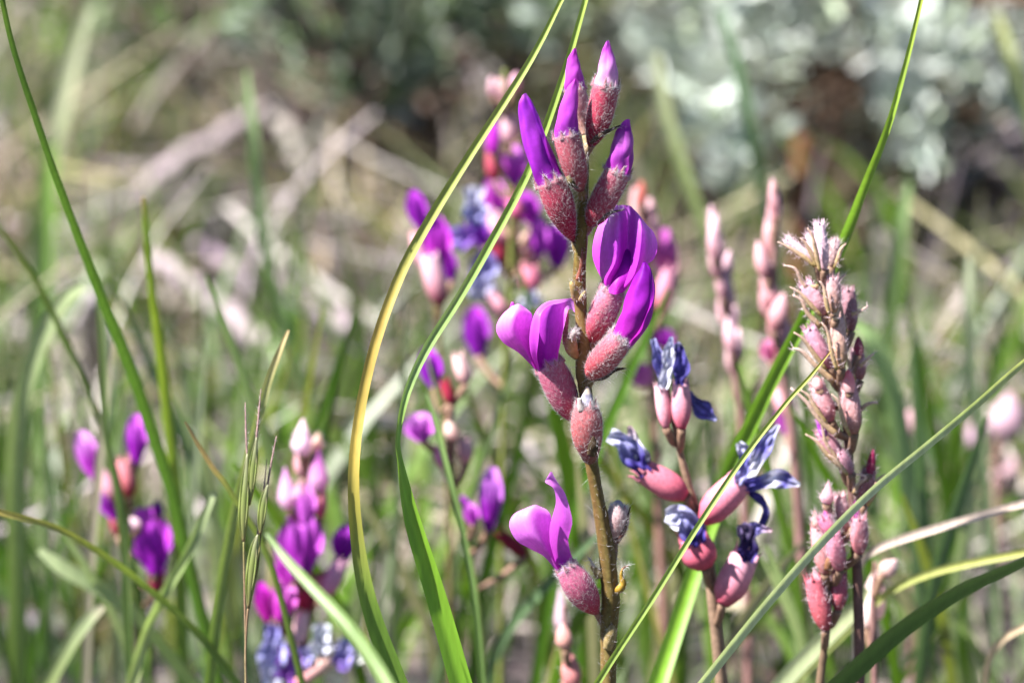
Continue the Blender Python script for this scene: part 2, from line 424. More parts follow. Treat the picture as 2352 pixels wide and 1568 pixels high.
stick([(560, 560, 13), (680, 520, 13), (860, 500, 12)], GREYW, 'thin grey stick across the bare litter')
stick([(-20, 105, 15), (60, 60, 16), (150, 25, 14)], (.5, .4, .36), 'pale stick among the olive dry grass', lift=.03)
stick([(600, 230, 15), (660, 300, 16), (700, 390, 14)], (.46, .42, .38), 'light grey stick crossing the thick mauve one', lift=.02)
stick([(720, 330, 14), (760, 260, 16), (810, 200, 14)], (.40, .37, .36), 'grey stick leaning towards the green shrub', lift=.03)
stick([(205, 690, 22), (215, 800, 26), (235, 930, 24)], (.52, .46, .46), 'broad bleached stick standing in the grass', lift=[.08, .02])
stick([(640, 640, 18), (760, 720, 18), (830, 790, 15)], (.42, .34, .37), 'mauve stick under the arching blades')
stick([(2180, 440, 14), (2280, 350, 16), (2370, 290, 14)], (.44, .36, .38), 'pinkish stick under the silver shrub', lift=.02)
stick([(2250, 470, 13), (2310, 540, 15), (2370, 620, 14)], (.40, .36, .33), 'grey stick lying before the dark shrub base')

# ------------------------------------------------------------------ shrubs
def shrub(label, tips, base, pal, wood, nleaf=40, leaf=(.011, .0036), spread=.0095, name='sagebrush'):
    """tips: world points of sprigs, base: world foot; branches run from foot to sprigs"""
    base = np.asarray(base, float)
    th = thing(name, label, 'shrub', base, None)
    tips = np.asarray(tips, float); k = len(tips)
    # main limbs
    nl = 7; cent = tips[rng.choice(k, nl, replace=False)]
    limbs = []
    for c in cent:
        mid = base * .5 + c * .5 + rng.normal(0, .012, 3)
        P = cr([base + rng.normal(0, .006, 3), mid, c], 12)
        mb = MB(); loft(mb, P, np.linspace(.0045, .0014, 12), np.array(wood) * rng.uniform(.8, 1.2, (12, 1)), 7, 1, .1)
        link('branch', mb.mesh('branch', M_WOOD, base), th); limbs.append(P)
    LP = np.vstack(limbs)
    tw = MB(); lf = MB()
    for p in tips:
        dd = np.linalg.norm(LP - p, axis=1) + (LP[:, 2] > p[2]) * .05
        q = LP[np.argmin(dd)]
        P = cr([q, (p + q) / 2 + np.array([0, 0, -.006]) + rng.normal(0, .004, 3), p], 6)
        loft(tw, P, np.linspace(.0013, .0006, 6), wood, 5)
        ax = nrm(p - q) * .5 + np.array([0, 0, .6]); ax = nrm(ax)
        n = nleaf
        root = p + ax * rng.uniform(-.5, .6, (n, 1)) * spread * 1.4 + rng.normal(0, spread * .42, (n, 3))
        dirs = nrm(ax * .8 + rng.normal(0, .55, (n, 3)))
        sd = nrm(np.cross(dirs, rng.normal(0, 1, (n, 3))))
        L = leaf[0] * rng.uniform(.6, 1.3, (n, 1)); w = leaf[1] * rng.uniform(.7, 1.3, (n, 1))
        V = np.stack([root - sd * w * .2, root + sd * w * .2, root + dirs * L * .6 - sd * w * .5, root + dirs * L * .6 + sd * w * .5,
                      root + dirs * L - sd * w * .3, root + dirs * L + sd * w * .3], 1)
        b = (np.arange(n) * 6)[:, None]
        Q = np.concatenate([b + np.array([[0, 1, 3, 2]]), b + np.array([[2, 3, 5, 4]])])
        lf.add(V, Q, np.repeat(pick(pal, n), 6, 0))
    for k_ in range(260):   # dead inner twigs
        p = tips[rng.integers(0, k)] * .6 + base * .4 + rng.normal(0, .03, 3); p[2] = max(p[2], .01)
        q = p + np.array([rng.normal(0, .02), rng.normal(0, .02), rng.uniform(.01, .05)])
        loft(tw, cr([p, (p + q) / 2 + rng.normal(0, .004, 3), q], 4), np.linspace(.0014, .0007, 4), np.array(wood) * rng.uniform(.4, 1.0), 5)
    link('twigs', tw.mesh('twigs', M_WOOD, base), th, kind='stuff')
    link('foliage', lf.mesh('foliage', M_SAGE, base), th, kind='stuff')
    return th

SAGE = [(.46, .53, .46), (.56, .60, .55), (.40, .47, .40), (.62, .65, .62), (.42, .49, .34)]
tips = []
for i in range(1500):
    x = rng.uniform(1420, 2700); y = rng.uniform(-500, 470)
    lim = np.interp(x, [1420, 1550, 1640, 1700, 1790, 1830, 1930, 1990, 2060, 2160, 2250, 2350, 2700], [120, 330, 420, 440, 330, 270, 290, 390, 440, 330, 330, 300, 300])
    if y > lim - 20 * rng.random(): continue
    if 1790 < x < 1900 and 190 < y and rng.random() < .8: continue
    dd = rng.uniform(640, 980) if y > -100 else rng.uniform(640, 1250)
    p = at(x, y, dd)
    if p[2] > .015: tips.append(p)
tips = tips[:240]
for i in range(300):  # unseen canopy sprigs above the frame, added to shade the shrub's inside
    tips.append(np.array([rng.uniform(.0, .62), rng.uniform(.80, 1.35), rng.uniform(.155, .34)]))
b = at(1960, 470, on_height(1960, 420, 0) - 100); b[2] = 0
shrub('silver grey sagebrush with dark hollow beneath its foliage', tips, at(1980, 400, 880) * np.array([1, 1, 0]), SAGE, (.20, .13, .09))
tips = []
for i in range(800):
    x = rng.uniform(560, 1330); y = rng.uniform(-300, 240)
    if (x - 965) ** 2 + ((y - 10) * 1.3) ** 2 < 50 ** 2 or ((x - 1070) * .8) ** 2 + (y - 185) ** 2 < 62 ** 2: continue
    if y > np.interp(x, [560, 700, 900, 1000, 1200, 1330], [60, 190, 230, 150, 120, 60]): continue
    p = at(x, y, rng.uniform(780, 1150))
    if p[2] > .015: tips.append(p)
GSAGE = [(.20, .28, .15), (.28, .34, .25), (.15, .22, .08), (.33, .38, .33), (.24, .28, .20)]
tips = tips[:170]
for i in range(220):  # extra sprigs out of view, added to cast shade into the leaf gaps
    tips.append(np.array([rng.uniform(-.42, .06), rng.uniform(1.0, 1.6), rng.uniform(.13, .28)]))
shrub('low grey green shrub with dark gaps among its leaves', tips, at(960, 150, 1000) * np.array([1, 1, 0]), GSAGE, (.16, .11, .09), 40)

# shrub's broken brown stem standing in the hollow
P = np.array([at(1842, 318, 660), at(1840, 400, 655), at(1838, 470, 650), at(1836, 560, 645)]); P = cr(P, 12)
mb = MB(); loft(mb, P, np.linspace(.0030, .0034, 12), (.17, .07, .04), 9, 1, .08)
foot = P[-1].copy(); P2 = cr([P[-1], P[-1] * np.array([1, 1, .5]), P[-1] * np.array([1, 1, 0]) - np.array([0, 0, .01])], 5)
loft(mb, P2, np.full(5, .0034), (.17, .07, .04), 9, 1, .08)
o = link('dead_stick', mb.mesh('dead_stick', M_WOOD, foot)); o.location = foot
tag(o, 'upright rusty brown stick standing in the dark hollow under the shrub', 'stick')

# ------------------------------------------------------------------ grass blades one can tell apart
def to_ground(P, Rr, n=8, spread=1.0):
    """carry a path on from its last point down into the soil"""
    p = P[-1]; t = nrm(P[-1] - P[-2])
    h = p[2] + .004
    down = np.array([0, 0, -1.0])
    hx = t * np.array([1, 1, 0])
    s = np.linspace(0, 1, n + 1)[1:]
    dz = max(.25, -t[2])
    E = []
    for k in s:
        E.append(p + np.array([hx[0] / dz * h * (k - .5 * k * k) * spread, hx[1] / dz * h * (k - .5 * k * k) * spread, -h * k]))
    return np.vstack([P, np.array(E)]), np.concatenate([Rr, np.linspace(Rr[-1], Rr[-1] * .75, n)])

def ribbon(mb, P, Rr, cols, fold=.35, twist=None, nv=5, roll=0.0):
    """V-folded blade surface along path P; fold = depth of the keel relative to half width"""
    n = len(P); t, sd, fr = frames(P)
    a = np.full(n, roll) if twist is None else np.interp(np.linspace(0, 1, n), np.linspace(0, 1, len(twist)), twist)
    s2 = sd * np.cos(a)[:, None] + fr * np.sin(a)[:, None]; f2 = -sd * np.sin(a)[:, None] + fr * np.cos(a)[:, None]
    v = np.linspace(-1, 1, nv)
    V = P[:, None, :] + Rr[:, None, None] * (v[None, :, None] * s2[:, None, :] + (np.abs(v) - .5)[None, :, None] * fold * f2[:, None, :])
    C = np.repeat(np.asarray(cols)[:, None, :], nv, 1)
    stripe = np.where(np.abs(v) < .3, 1.18, np.where(np.abs(v) > .8, 1.1, .95))
    C = C * stripe[None, :, None]
    mb.add(V, grid_quads(n, nv), C)

def blade(pts, cs, label, fold=.4, twist=None, roll=0.0, n=44, ground=True, tr=CV, mat=None, round_=False, cat='grass blade', name='grass_shoot', group='grass blades standing apart', spread=1.0):
    P, Rr = px_path(pts, n, tr)
    cols = stops(cs, n) * (1.0 if 'soft blades' in group else 1.5)
    if ground:
        P, Rr = to_ground(P, Rr, 8, spread)
        cols = np.vstack([cols, np.tile(cols[-1], (len(P) - n, 1))])
    mb = MB(); base = P[-1].copy()
    if round_: loft(mb, P, Rr, cols, 8)
    else: ribbon(mb, P, Rr, cols, fold, twist, 5, roll)
    o = link(name, mb.mesh(name, mat or M_GRASS, base)); o.location = base
    return tag(o, label, cat, group)

G1 = (.15, .27, .04); G2 = (.22, .36, .07); G3 = (.30, .42, .14); GD = (.07, .15, .025); YB = (.42, .30, .07); OL = (.28, .30, .06); TAN = (.5, .38, .22); PG = (.40, .47, .25)
blade([(-8, -70, 5, 0), (5, 0, 6, 0), (30, 110, 6.5, 8), (75, 250, 7.5, 18), (130, 410, 8.5, 32), (190, 570, 10, 48), (240, 700, 12, 60), (305, 860, 13.5, 76), (355, 1010, 14, 90), (400, 1150, 14, 102), (440, 1320, 14, 114), (505, 1580, 15, 130)],
      [(0, (.11, .18, .03)), (.2, (.05, .10, .02)), (.45, (.07, .14, .02)), (1, (.09, .18, .03))], 'long slender dark green blade arching past the dark hollow and the pale stick', .5, None, .2)
blade([(1330, -70, 4, -2), (1290, 0, 5.5, -2), (1245, 90, 7, -2), (1190, 185, 8.5, -2), (1080, 355, 10, -2), (990, 500, 11.5, -2), (920, 630, 12, -2), (862, 790, 12, -3), (826, 950, 12, -3), (812, 1100, 13, -4), (822, 1250, 16, -2), (852, 1400, 20, 0), (920, 1590, 25, 4)],
      [(0, (.42, .32, .06)), (.06, (.32, .40, .07)), (.2, (.30, .40, .08)), (.45, (.34, .36, .09)), (.56, YB), (.72, (.46, .34, .07)), (.83, OL), (.92, G1), (1, G1)], 'arching blade turning yellow brown along its lower half beside the sharp spike', .45)
blade([(1370, -80, 5, 6), (1345, 0, 6, 6), (1292, 180, 8, 7), (1215, 390, 9, 8), (1120, 570, 10, 6), (1050, 690, 10.5, 4), (980, 800, 10.5, 2), (935, 900, 9, 1), (914, 1000, 7, 0), (918, 1060, 10, 0), (945, 1190, 19, 1), (1000, 1360, 24, 3), (1066, 1590, 26, 6)],
      [(0, (.36, .46, .08)), (.3, (.26, .40, .08)), (.55, (.30, .44, .16)), (.65, (.26, .42, .08)), (.8, (.20, .38, .03)), (1, (.18, .36, .03))], 'arching blade passing behind the purple buds with a broad bright green base', .45, [0, 0, .1, .2, .3, .9, -.2, -.1, 0])
blade([(2140, -90, 4, 12), (2116, 0, 5, 12), (2085, 130, 6, 13), (2040, 290, 8, 15), (1985, 430, 10, 24), (1930, 570, 13, 40), (1845, 735, 15, 48), (1765, 890, 16, 55), (1690, 1050, 18, 62), (1625, 1220, 19, 64), (1570, 1390, 20, 62), (1505, 1590, 22, 58)],
      [(0, (.40, .44, .06)), (.2, (.28, .40, .05)), (.42, (.20, .36, .04)), (1, (.18, .35, .03))], 'long straight blade slanting behind the pale bud spike and the withered flowers', .5)
blade([(1908, 806, 1.5, -8), (1860, 865, 4, -8), (1800, 932, 5, -8), (1700, 1062, 6, -8), (1600, 1212, 6.5, -8), (1500, 1372, 7, -7), (1412, 1505, 7.5, -4), (1345, 1610, 8, 0)],
      [(0, (.5, .3, .08)), (.12, (.40, .44, .06)), (.5, (.30, .42, .10)), (1, (.26, .36, .08))], 'thin yellow tipped blade crossing in front of the withered blue flowers', .5)
blade([(2480, 740, 8, -4), (2352, 832, 9, -6), (2240, 930, 10, -8), (2130, 1022, 10.5, -10), (2000, 1130, 11, -12), (1870, 1262, 12, -14), (1745, 1405, 12.5, -14), (1600, 1585, 13, -12)],
      [(0, (.56, .54, .2)), (.3, (.46, .52, .24)), (.6, (.56, .60, .40)), (1, (.54, .60, .36))], 'straight pale striped stalk leaning across in front of the bud spikes', .35, round_=False, roll=.5)
blade([(2480, 1215, 34, -24), (2352, 1285, 36, -26), (2280, 1318, 37, -27), (2190, 1362, 37, -28), (2080, 1435, 37, -28), (1990, 1510, 37, -28), (1890, 1600, 37, -27)],
      [(0, (.07, .16, .03)), (1, (.06, .14, .025))], 'broad dark green blade leaning low across the feet of the bud spikes', .25, [1.25, 1.1, .9, .8, .8], mat=M_THICK)
blade([(328, 452, 4, 100), (334, 500, 7, 102), (346, 640, 9, 108), (366, 780, 12, 115), (385, 950, 13, 125), (410, 1200, 14, 140), (420, 1580, 15, 158)],
      [(0, (.55, .35, .14)), (.08, (.5, .4, .12)), (.2, (.30, .42, .06)), (.45, (.36, .46, .05)), (1, (.16, .27, .05))], 'upright yellow green blade with a dry orange tip before the sticks', .4)
blade([(662, 758, 3, 42), (640, 810, 7, 42), (612, 890, 9, 44), (588, 985, 10, 48), (560, 1090, 11, 54), (530, 1220, 12, 60), (500, 1400, 13, 70), (480, 1580, 13, 78)],
      [(0, (.6, .45, .22)), (.15, (.55, .46, .22)), (.35, (.38, .42, .16)), (1, (.18, .28, .06))], 'tan tipped blade slanting behind the seed head', .4)
blade([(612, 1225, 4, -64), (650, 1275, 9, -66), (710, 1340, 12, -70), (790, 1425, 14, -74), (860, 1520, 15, -77), (910, 1610, 16, -80)],
      [(0, (.17, .26, .09)), (1, (.19, .28, .09))], 'soft grey green blade slanting in front of the magenta spike', .35)
blade([(-60, 1150, 6, 50), (0, 1175, 7, 50), (130, 1212, 7, 54), (250, 1282, 8, 60), (340, 1350, 8, 66), (460, 1460, 9, 72), (560, 1590, 10, 76)],
      [(0, (.62, .40, .10)), (.2, (.42, .36, .10)), (.5, (.24, .30, .06)), (1, (.16, .26, .05))], 'thin olive stalk with an orange end crossing below the purple flowers', .4)
blade([(190, 655, 12, 150), (140, 695, 18, 152), (85, 800, 21, 156), (48, 930, 22, 162), (34, 1100, 22, 172), (40, 1300, 22, 182), (40, 1580, 22, 196)],
      [(0, PG), (.5, (.36, .44, .20)), (1, (.22, .32, .08))], 'wide pale bent blade arching over beside the far purple flowers', .25)
blade([(490, 1130, 8, 90), (455, 1215, 11, 90), (420, 1290, 11, 91), (372, 1372, 12, 92), (340, 1440, 13, 94), (300, 1580, 14, 98)],
      [(0, PG), (.4, (.30, .40, .14)), (1, (.40, .48, .20))], 'pale green bent blade crossing under the far purple flowers', .4, [0, .4, .1, .9, .1, 0])
blade([(90, 1262, 8, 130), (140, 1300, 17, 130), (210, 1340, 18, 131), (300, 1400, 16, 134), (370, 1480, 15, 138)],
      [(0, PG), (1, (.30, .40, .16))], 'broad pale blade lying low among the green grass', .2)
blade([(236, 1392, 8, 120), (205, 1420, 14, 120), (160, 1480, 16, 122), (110, 1570, 16, 126)],
      [(0, (.5, .44, .32)), (.4, PG), (1, (.34, .42, .16))], 'short pale blade with a tan broken tip', .2)
blade([(425, 968, 2, 36), (455, 1020, 5, 38), (490, 1075, 6, 41), (530, 1130, 6, 45), (620, 1290, 7, 55), (700, 1590, 8, 70)],
      [(0, (.5, .34, .18)), (.4, (.46, .32, .16)), (.6, (.24, .28, .08)), (1, (.16, .24, .06))], 'thin brownish blade beside the seed head', .4)
blade([(-30, 470, 5, 110), (0, 520, 6, 112), (80, 640, 7, 118), (160, 800, 7.5, 126), (215, 930, 7.5, 132), (270, 1100, 7.5, 138), (320, 1380, 8, 148), (335, 1590, 8, 154)],
      [(0, (.22, .26, .06)), (.5, (.13, .20, .05)), (1, (.10, .2, .03))], 'thin dark green stalk standing by the wide pale bent blade', .5)
blade([(978, 905, 3, 70), (1000, 970, 6, 70), (1035, 1110, 7, 70), (1070, 1260, 7, 72), (1092, 1400, 7.5, 74), (1108, 1590, 8, 78)],
      [(0, (.2, .3, .1)), (1, (.18, .29, .08))], 'thin grey green culm between the two arching blades', .5)
blade([(2460, 1130, 8, 60), (2352, 1155, 9, 62), (2230, 1190, 10, 64), (2100, 1228, 10, 68), (2010, 1262, 9, 72), (1975, 1300, 8, 78), (1968, 1360, 8, 84)],
      [(0, (.55, .44, .36)), (1, (.50, .40, .34))], 'pale pinkish dry stalk lying behind the bud spikes', .3, mat=M_DRY, spread=.12)
blade([(2450, 1240, 7, 70), (2352, 1268, 9, 72), (2240, 1290, 9, 75), (2130, 1318, 9, 80), (2040, 1360, 9, 86), (1960, 1430, 9, 94)],
      [(0, (.40, .40, .10)), (1, (.42, .46, .16))], 'curved yellow green blade above the broad dark blade', .4)
blade([(1990, 1350, 8, 80), (1960, 1400, 17, 82), (1900, 1460, 19, 84), (1830, 1530, 20, 86), (1770, 1600, 20, 88)],
      [(0, (.46, .5, .28)), (1, (.44, .5, .28))], 'pale creamy green blade slanting behind the two bud stems', .25)
blade([(2400, 1425, 7, 90), (2345, 1442, 8, 92), (2295, 1475, 8, 95), (2268, 1530, 8, 99), (2262, 1600, 8, 104)],
      [(0, (.6, .45, .3)), (1, (.5, .4, .25))], 'curled tan dry blade beside the broad dark blade', .3, mat=M_DRY)
blade([(222, 640, 3, 90), (228, 720, 7, 92), (236, 830, 8, 95), (245, 1000, 8, 100), (280, 1200, 9, 108), (300, 1580, 9, 120)],
      [(0, (.3, .36, .15)), (1, (.18, .28, .08))], 'slim grey green stalk before the bleached stick', .4)
blade([(566, 160, 4, 300), (580, 300, 12, 300), (590, 420, 14, 305), (606, 560, 13, 310), (640, 700, 12, 318), (700, 900, 12, 330), (735, 1000, 12, 338)],
      [(0, (.30, .40, .18)), (.5, (.28, .38, .18)), (1, (.2, .3, .14))], 'blurred tall grey green blade standing beside the thick mauve stick', .3)
blade([(120, 330, 10, 420), (108, 470, 20, 420), (100, 640, 22, 425), (90, 800, 22, 432)],
      [(0, (.16, .28, .04)), (1, (.24, .38, .12))], 'wide blurred green blade in the olive dry grass', .3)
blade([(205, 20, 8, 520), (165, 150, 20, 520), (130, 300, 22, 520), (110, 420, 20, 525)],
      [(0, (.42, .44, .28)), (1, (.36, .38, .22))], 'wide blurred straw green blade in the olive dry grass', .3)
blade([(1650, 20, 10, 330), (1690, 140, 14, 330), (1720, 280, 14, 332), (1740, 380, 13, 336)],
      [(0, (.16, .24, .14)), (1, (.14, .22, .10))], 'blurred dark green blade before the silver sagebrush', .3)
blade([(1505, 120, 10, 360), (1530, 260, 14, 360), (1580, 420, 15, 362), (1640, 600, 14, 366), (1680, 800, 14, 372)],
      [(0, (.42, .44, .28)), (.5, (.30, .36, .14)), (1, (.2, .28, .08))], 'blurred straw green blade reaching up before the silver sagebrush', .3)
blade([(2290, 30, 8, 420), (2320, 130, 16, 420), (2350, 230, 16, 424), (2400, 400, 16, 430)],
      [(0, (.46, .48, .22)), (1, (.34, .40, .16))], 'blurred yellowish blade before the silver sagebrush leaves', .3)
blade([(2085, 420, 8, 300), (2070, 520, 15, 300), (2055, 640, 16, 304), (2040, 800, 16, 310)],
      [(0, (.24, .34, .14)), (1, (.2, .3, .1))], 'blurred green blade rising by the tip of the pale bud spike', .3)
blade([(2225, 590, 6, 250), (2222, 700, 13, 250), (2228, 820, 14, 254), (2250, 1000, 14, 260)],
      [(0, (.44, .46, .32)), (1, (.30, .38, .2))], 'blurred pale upright blade beyond the striped stalk', .3)
blade([(1960, 740, 10, 200), (2010, 790, 20, 200), (2050, 900, 22, 204), (2080, 1080, 22, 212), (2110, 1300, 22, 220), (2120, 1580, 20, 235)],
      [(0, (.28, .40, .16)), (1, (.26, .36, .2))], 'wide blurred arching green blade beside the pale bud spike', .3)
# extra single blades standing in the middle distance
for i in range(80):
    x = rng.uniform(0, 2352); y0 = rng.uniform(620, 1350); dd = rng.uniform(110, 260); lx = rng.normal(0, 150)
    hw = rng.uniform(6, 15); c = np.array(random.choice(GREEN + [(.38, .47, .27), (.46, .42, .30), (.42, .50, .30)]))
    kind = 'bright yellow green' if c[1] > .3 and c[2] < .12 else 'pale grey green' if c[2] > .15 else 'olive' if c[0] > c[1] * .85 else 'deep green'
    tilt = 'leaning' if abs(lx) > 110 else 'upright'
    blade([(x + lx, y0, hw * .3, dd), (x + lx * .6, y0 + (1580 - y0) * .3, hw, dd + 12), (x + lx * .2, y0 + (1580 - y0) * .65, hw * 1.1, dd + 26), (x, 1590, hw, dd + 42)],
          [(0, c * 1.15), (1, c * .9)], f'{tilt} {kind} blade standing in the soft grass behind the flowers', .3, None, rng.uniform(-.5, .5), 20,
          group=f'{tilt} {kind} soft blades')

# ------------------------------------------------------------------ seed head
def seed_head():
    dd = -14
    P, Rr = px_path([(205, 925, 4, dd), (192, 1060, 4, dd), (170, 1170, 4, dd), (150, 1252, 5, dd), (142, 1350, 5, dd), (139, 1450, 5, dd), (141, 1580, 5.5, dd)], 30, C7)
    P, Rr = to_ground(P, Rr)
    base = P[-1].copy()
    th = thing('grass_seed_head', 'slender grass seed head of long awned green spikelets before the magenta spike', 'seed head', base)
    cu = stops([(0, (.30, .28, .10)), (.5, (.36, .22, .14)), (1, (.30, .30, .12))], len(P))
    mb = MB(); loft(mb, P, Rr, cu, 7); link('culm', mb.mesh('culm', M_STEM, base), th)
    P, Rr = px_path([(131, 950, 4, dd), (133, 1060, 4.2, dd), (136, 1200, 4.5, dd), (139, 1350, 4.5, dd), (139, 1470, 4.5, dd)], 20, C7)
    mb = MB(); loft(mb, P, Rr, stops([(0, (.34, .34, .12)), (.5, (.34, .2, .14)), (1, (.3, .26, .1))], 20), 7); link('culm_branch', mb.mesh('culm_branch', M_STEM, base), th)
    spec = [([(131, 958), (128, 880), (132, 780), (140, 680), (147, 575)], 20, [(146, 590), (141, 470), (138, 355)]),
            ([(155, 800), (163, 720), (170, 640), (178, 580), (187, 505)], 17, [(185, 520), (195, 420), (206, 295)]),
            ([(203, 925), (207, 870), (213, 810), (222, 760), (236, 710)], 17, [(232, 725), (250, 620), (273, 500)]),
            ([(152, 1245), (157, 1150), (166, 1060), (178, 980), (192, 925)], 20, [(190, 940), (215, 760), (232, 600)])]
    for cl, hw, aw in spec:
        prof = [.25, .85, 1.0, .8, .12]
        P, Rr = px_path([(x, y, hw * 1.12 * q, dd - 1) for (x, y), q in zip(cl, prof)], 22, C7)
        mb = MB()
        loft(mb, P, Rr, stops([(0, (.34, .22, .12)), (.12, (.40, .42, .14)), (.55, (.36, .44, .12)), (1, (.5, .5, .3))], 22), 10, .8)
        sp = link('spikelet', mb.mesh('spikelet', M_GRASS, base), th)
        # overlapping lemmas on both flanks
        for k, (f0, f1, s) in enumerate([(.05, .6, -1), (.2, .8, 1), (.4, .98, -1)]):
            i0, i1 = int(f0 * 21), int(f1 * 21)
            Q = P[i0:i1 + 1]; t, sd, fr = frames(Q)
            m = len(Q); pr = np.sin(np.linspace(.15, 3.0, m)) * hw * .53129 * VPX * .55
            Q2 = Q + sd * s * Rr[i0:i1 + 1, None] * .45 + fr * Rr[i0:i1 + 1, None] * .55
            mb = MB(); ribbon(mb, Q2, np.maximum(pr, 2e-5), stops([(0, (.42, .40, .2)), (.6, (.34, .44, .12)), (1, (.55, .42, .34))], m), .5, None, 5, .5 * s)
            link('lemma', mb.mesh('lemma', M_GRASS, base), sp)
        P, Rr = px_path([(x, y, h, dd) for (x, y), h in zip(aw, (4.5, 4, 1.2))], 12, C7)
        mb = MB(); loft(mb, P, Rr, stops([(0, (.46, .30, .26)), (1, (.55, .34, .34))], 12), 6)
        V, Q, _ = mb.arrays(); hairs(mb, V, Q, 60, .0008, .00003, nrm(P[-1] - P[0]), (.8, .7, .7))
        link('awn', mb.mesh('awn', M_STEM, base), sp)
seed_head()

# ------------------------------------------------------------------ the sharp flower spike
CAL = [(0, (.12, .035, .03)), (.12, (.24, .022, .04)), (.5, (.36, .04, .075)), (.85, (.40, .065, .11)), (1, (.44, .13, .18))]
def mdd(vy): return (vy - 500) * 0.0133

def calyx(th, base, pts, tr, teeth=((-.9, 1), (-.3, 1), (.3, 1), (.9, 1)), cs=CAL, nh=1500, hl=.0007, dn=0.0, ratio=.92, tl=1.0, off=0.0, hcol=WHITE, hw_=.000024):
    """hairy calyx tube along pts (cx, cy, half width, extra dd); teeth: (sideways position, length)"""
    K = []
    for cx, cy, hw, d in pts:
        vy = tr(cx, cy)[1]; K.append((cx, cy, hw, mdd(vy) + d + off))
    n = 26
    P, Rr = px_path(K, n, tr)
    cols = stops(cs, n)
    mb = MB(); loft(mb, P, Rr, cols, 22, ratio, .015, True)
    # mouth stays closed by the cap, the corolla comes out through it
    V0, Q0, _ = mb.arrays(); V0 = V0.copy(); Q0 = Q0.copy()
    t, sd, fr = frames(P)
    ax = nrm(P[-1] - P[-4]); R = Rr[-1]
    hb = MB(); gax = nrm(P[-1] - P[0]); nh = int(nh * 1.7)
    hairs(hb, V0, Q0, nh, hl, hw_, gax, hcol, .85, .32, .4)
    for (s, L) in teeth:
        for face in ((1, -1) if abs(s) < .85 else (0,)):
            a = math.sqrt(max(0, 1 - s * s)) * face
            if face == -1 and L < .9: continue
            c = P[-1] + sd[-1] * s * R * .95 + fr[-1] * a * R * ratio * .95
            outd = nrm(sd[-1] * s + fr[-1] * a)
            l = R * .62 * L * tl
            q = cr([c - ax * R * .25, c + ax * l * .35 + outd * l * .02, c + ax * l + outd * l * .12], 8)
            tm = MB(); loft(tm, q, np.array([.26, .23, .19, .15, .11, .07, .04, .012]) * R, stops([(0, cs[-1][1]), (.4, (.42, .16, .2)), (1, (.22, .12, .12))], 8), 8, .5)
            mb.add(*tm.arrays())
            Vt, Qt, _ = tm.arrays()
            hairs(hb, Vt, Qt, max(8, nh // 18), hl * 1.1, hw_, ax, hcol, .8, .5, .5)
    # denser white rim
    k = V0.shape[0] // 22
    rim = Q0[Q0.min(1) >= 22 * (k - 5)]
    hairs(hb, V0, rim, nh // 7, hl * .95, hw_, gax, hcol, .9, .35, .45)
    o = link('calyx', mb.mesh('calyx', M_CALYX, base), th)
    link('hair', hb.mesh('hair', M_HAIR, base), o, kind='stuff')
    return o

PUR = (.40, .025, .50); DPU = (.20, .008, .33); MAG = (.50, .03, .46); LIL = (.58, .17, .70); PLI = (.62, .34, .72); PINKW = (.72, .52, .66)
def corolla(par, base, pts, tr, cs, off=0.0, seam=.6, ratio=.88, ridge=.10, tipfold=True):
    """closed bud: banner wrapped round the keel with an overlapping seam"""
    K = [(cx, cy, hw, mdd(tr(cx, cy)[1]) + d + off) for cx, cy, hw, d in pts]
    n = 40
    P, Rr = px_path(K, n, tr); Rr = Rr * 1.06
    t, sd, fr = frames(P)
    seg = 40
    a0 = math.pi * seam
    f = np.linspace(0, 1, seg)
    a = a0 + f * (2 * math.pi + .55)
    s = np.linspace(0, 1, n)[:, None]
    # spiral radius, a keel ridge opposite the seam, gentle dents
    rad = Rr[:, None] * (.89 + .17 * f[None, :] + ridge * np.exp(-((f[None, :] - .5) / .07) ** 2) * (.4 + .6 * s)
                         + .05 * np.sin(5 * a[None, :] + 6 * s) * s + .045 * np.sin(11 * s + 2 * a[None, :]) + .03 * np.sin(23 * s + 3 * a[None, :]))
    V = P[:, None, :] + rad[..., None] * (np.cos(a)[None, :, None] * sd[:, None, :] + ratio * np.sin(a)[None, :, None] * fr[:, None, :])
    if tipfold:   # rim of the tip a little uneven, one flap standing higher
        V += t[:, None, :] * (Rr.max() * .34 * (s ** 10) * np.cos(a * 1.0 - 1.0)[None, :])[..., None]
    C = np.repeat(stops(cs, n)[:, None, :], seg, 1)
    vein = 1 + .10 * np.sin(a * 9)[None, :, None] * (1 - s[..., None] * .6)
    edge = 1 + .25 * np.exp(-((1 - f) / .04) ** 2)[None, :, None]
    C = C * vein * edge
    mb = MB(); mb.add(V, grid_quads(n, seg), C)
    o = link('banner_petal', mb.mesh('banner_petal', M_PETAL, base), par)
    kb = MB(); loft(kb, P[:-1], Rr[:-1] * .8, np.array(cs[-1][1]) * .8, 14, ratio)
    link('keel_petal', kb.mesh('keel_petal', M_PETAL, base), par)
    return o

def hsheet(par, name, base, rows, tr, cfun, off=0.0, nu=30, nv=19, ruffle=0.0):
    R2 = [[(x, y, d + off + mdd(tr(x, y)[1])) for (x, y, d) in r] for r in rows]
    mb = MB(); sheet(mb, R2, tr, nu, nv, cfun, ruffle)
    return link(name, mb.mesh(name, M_PETAL, base), par)

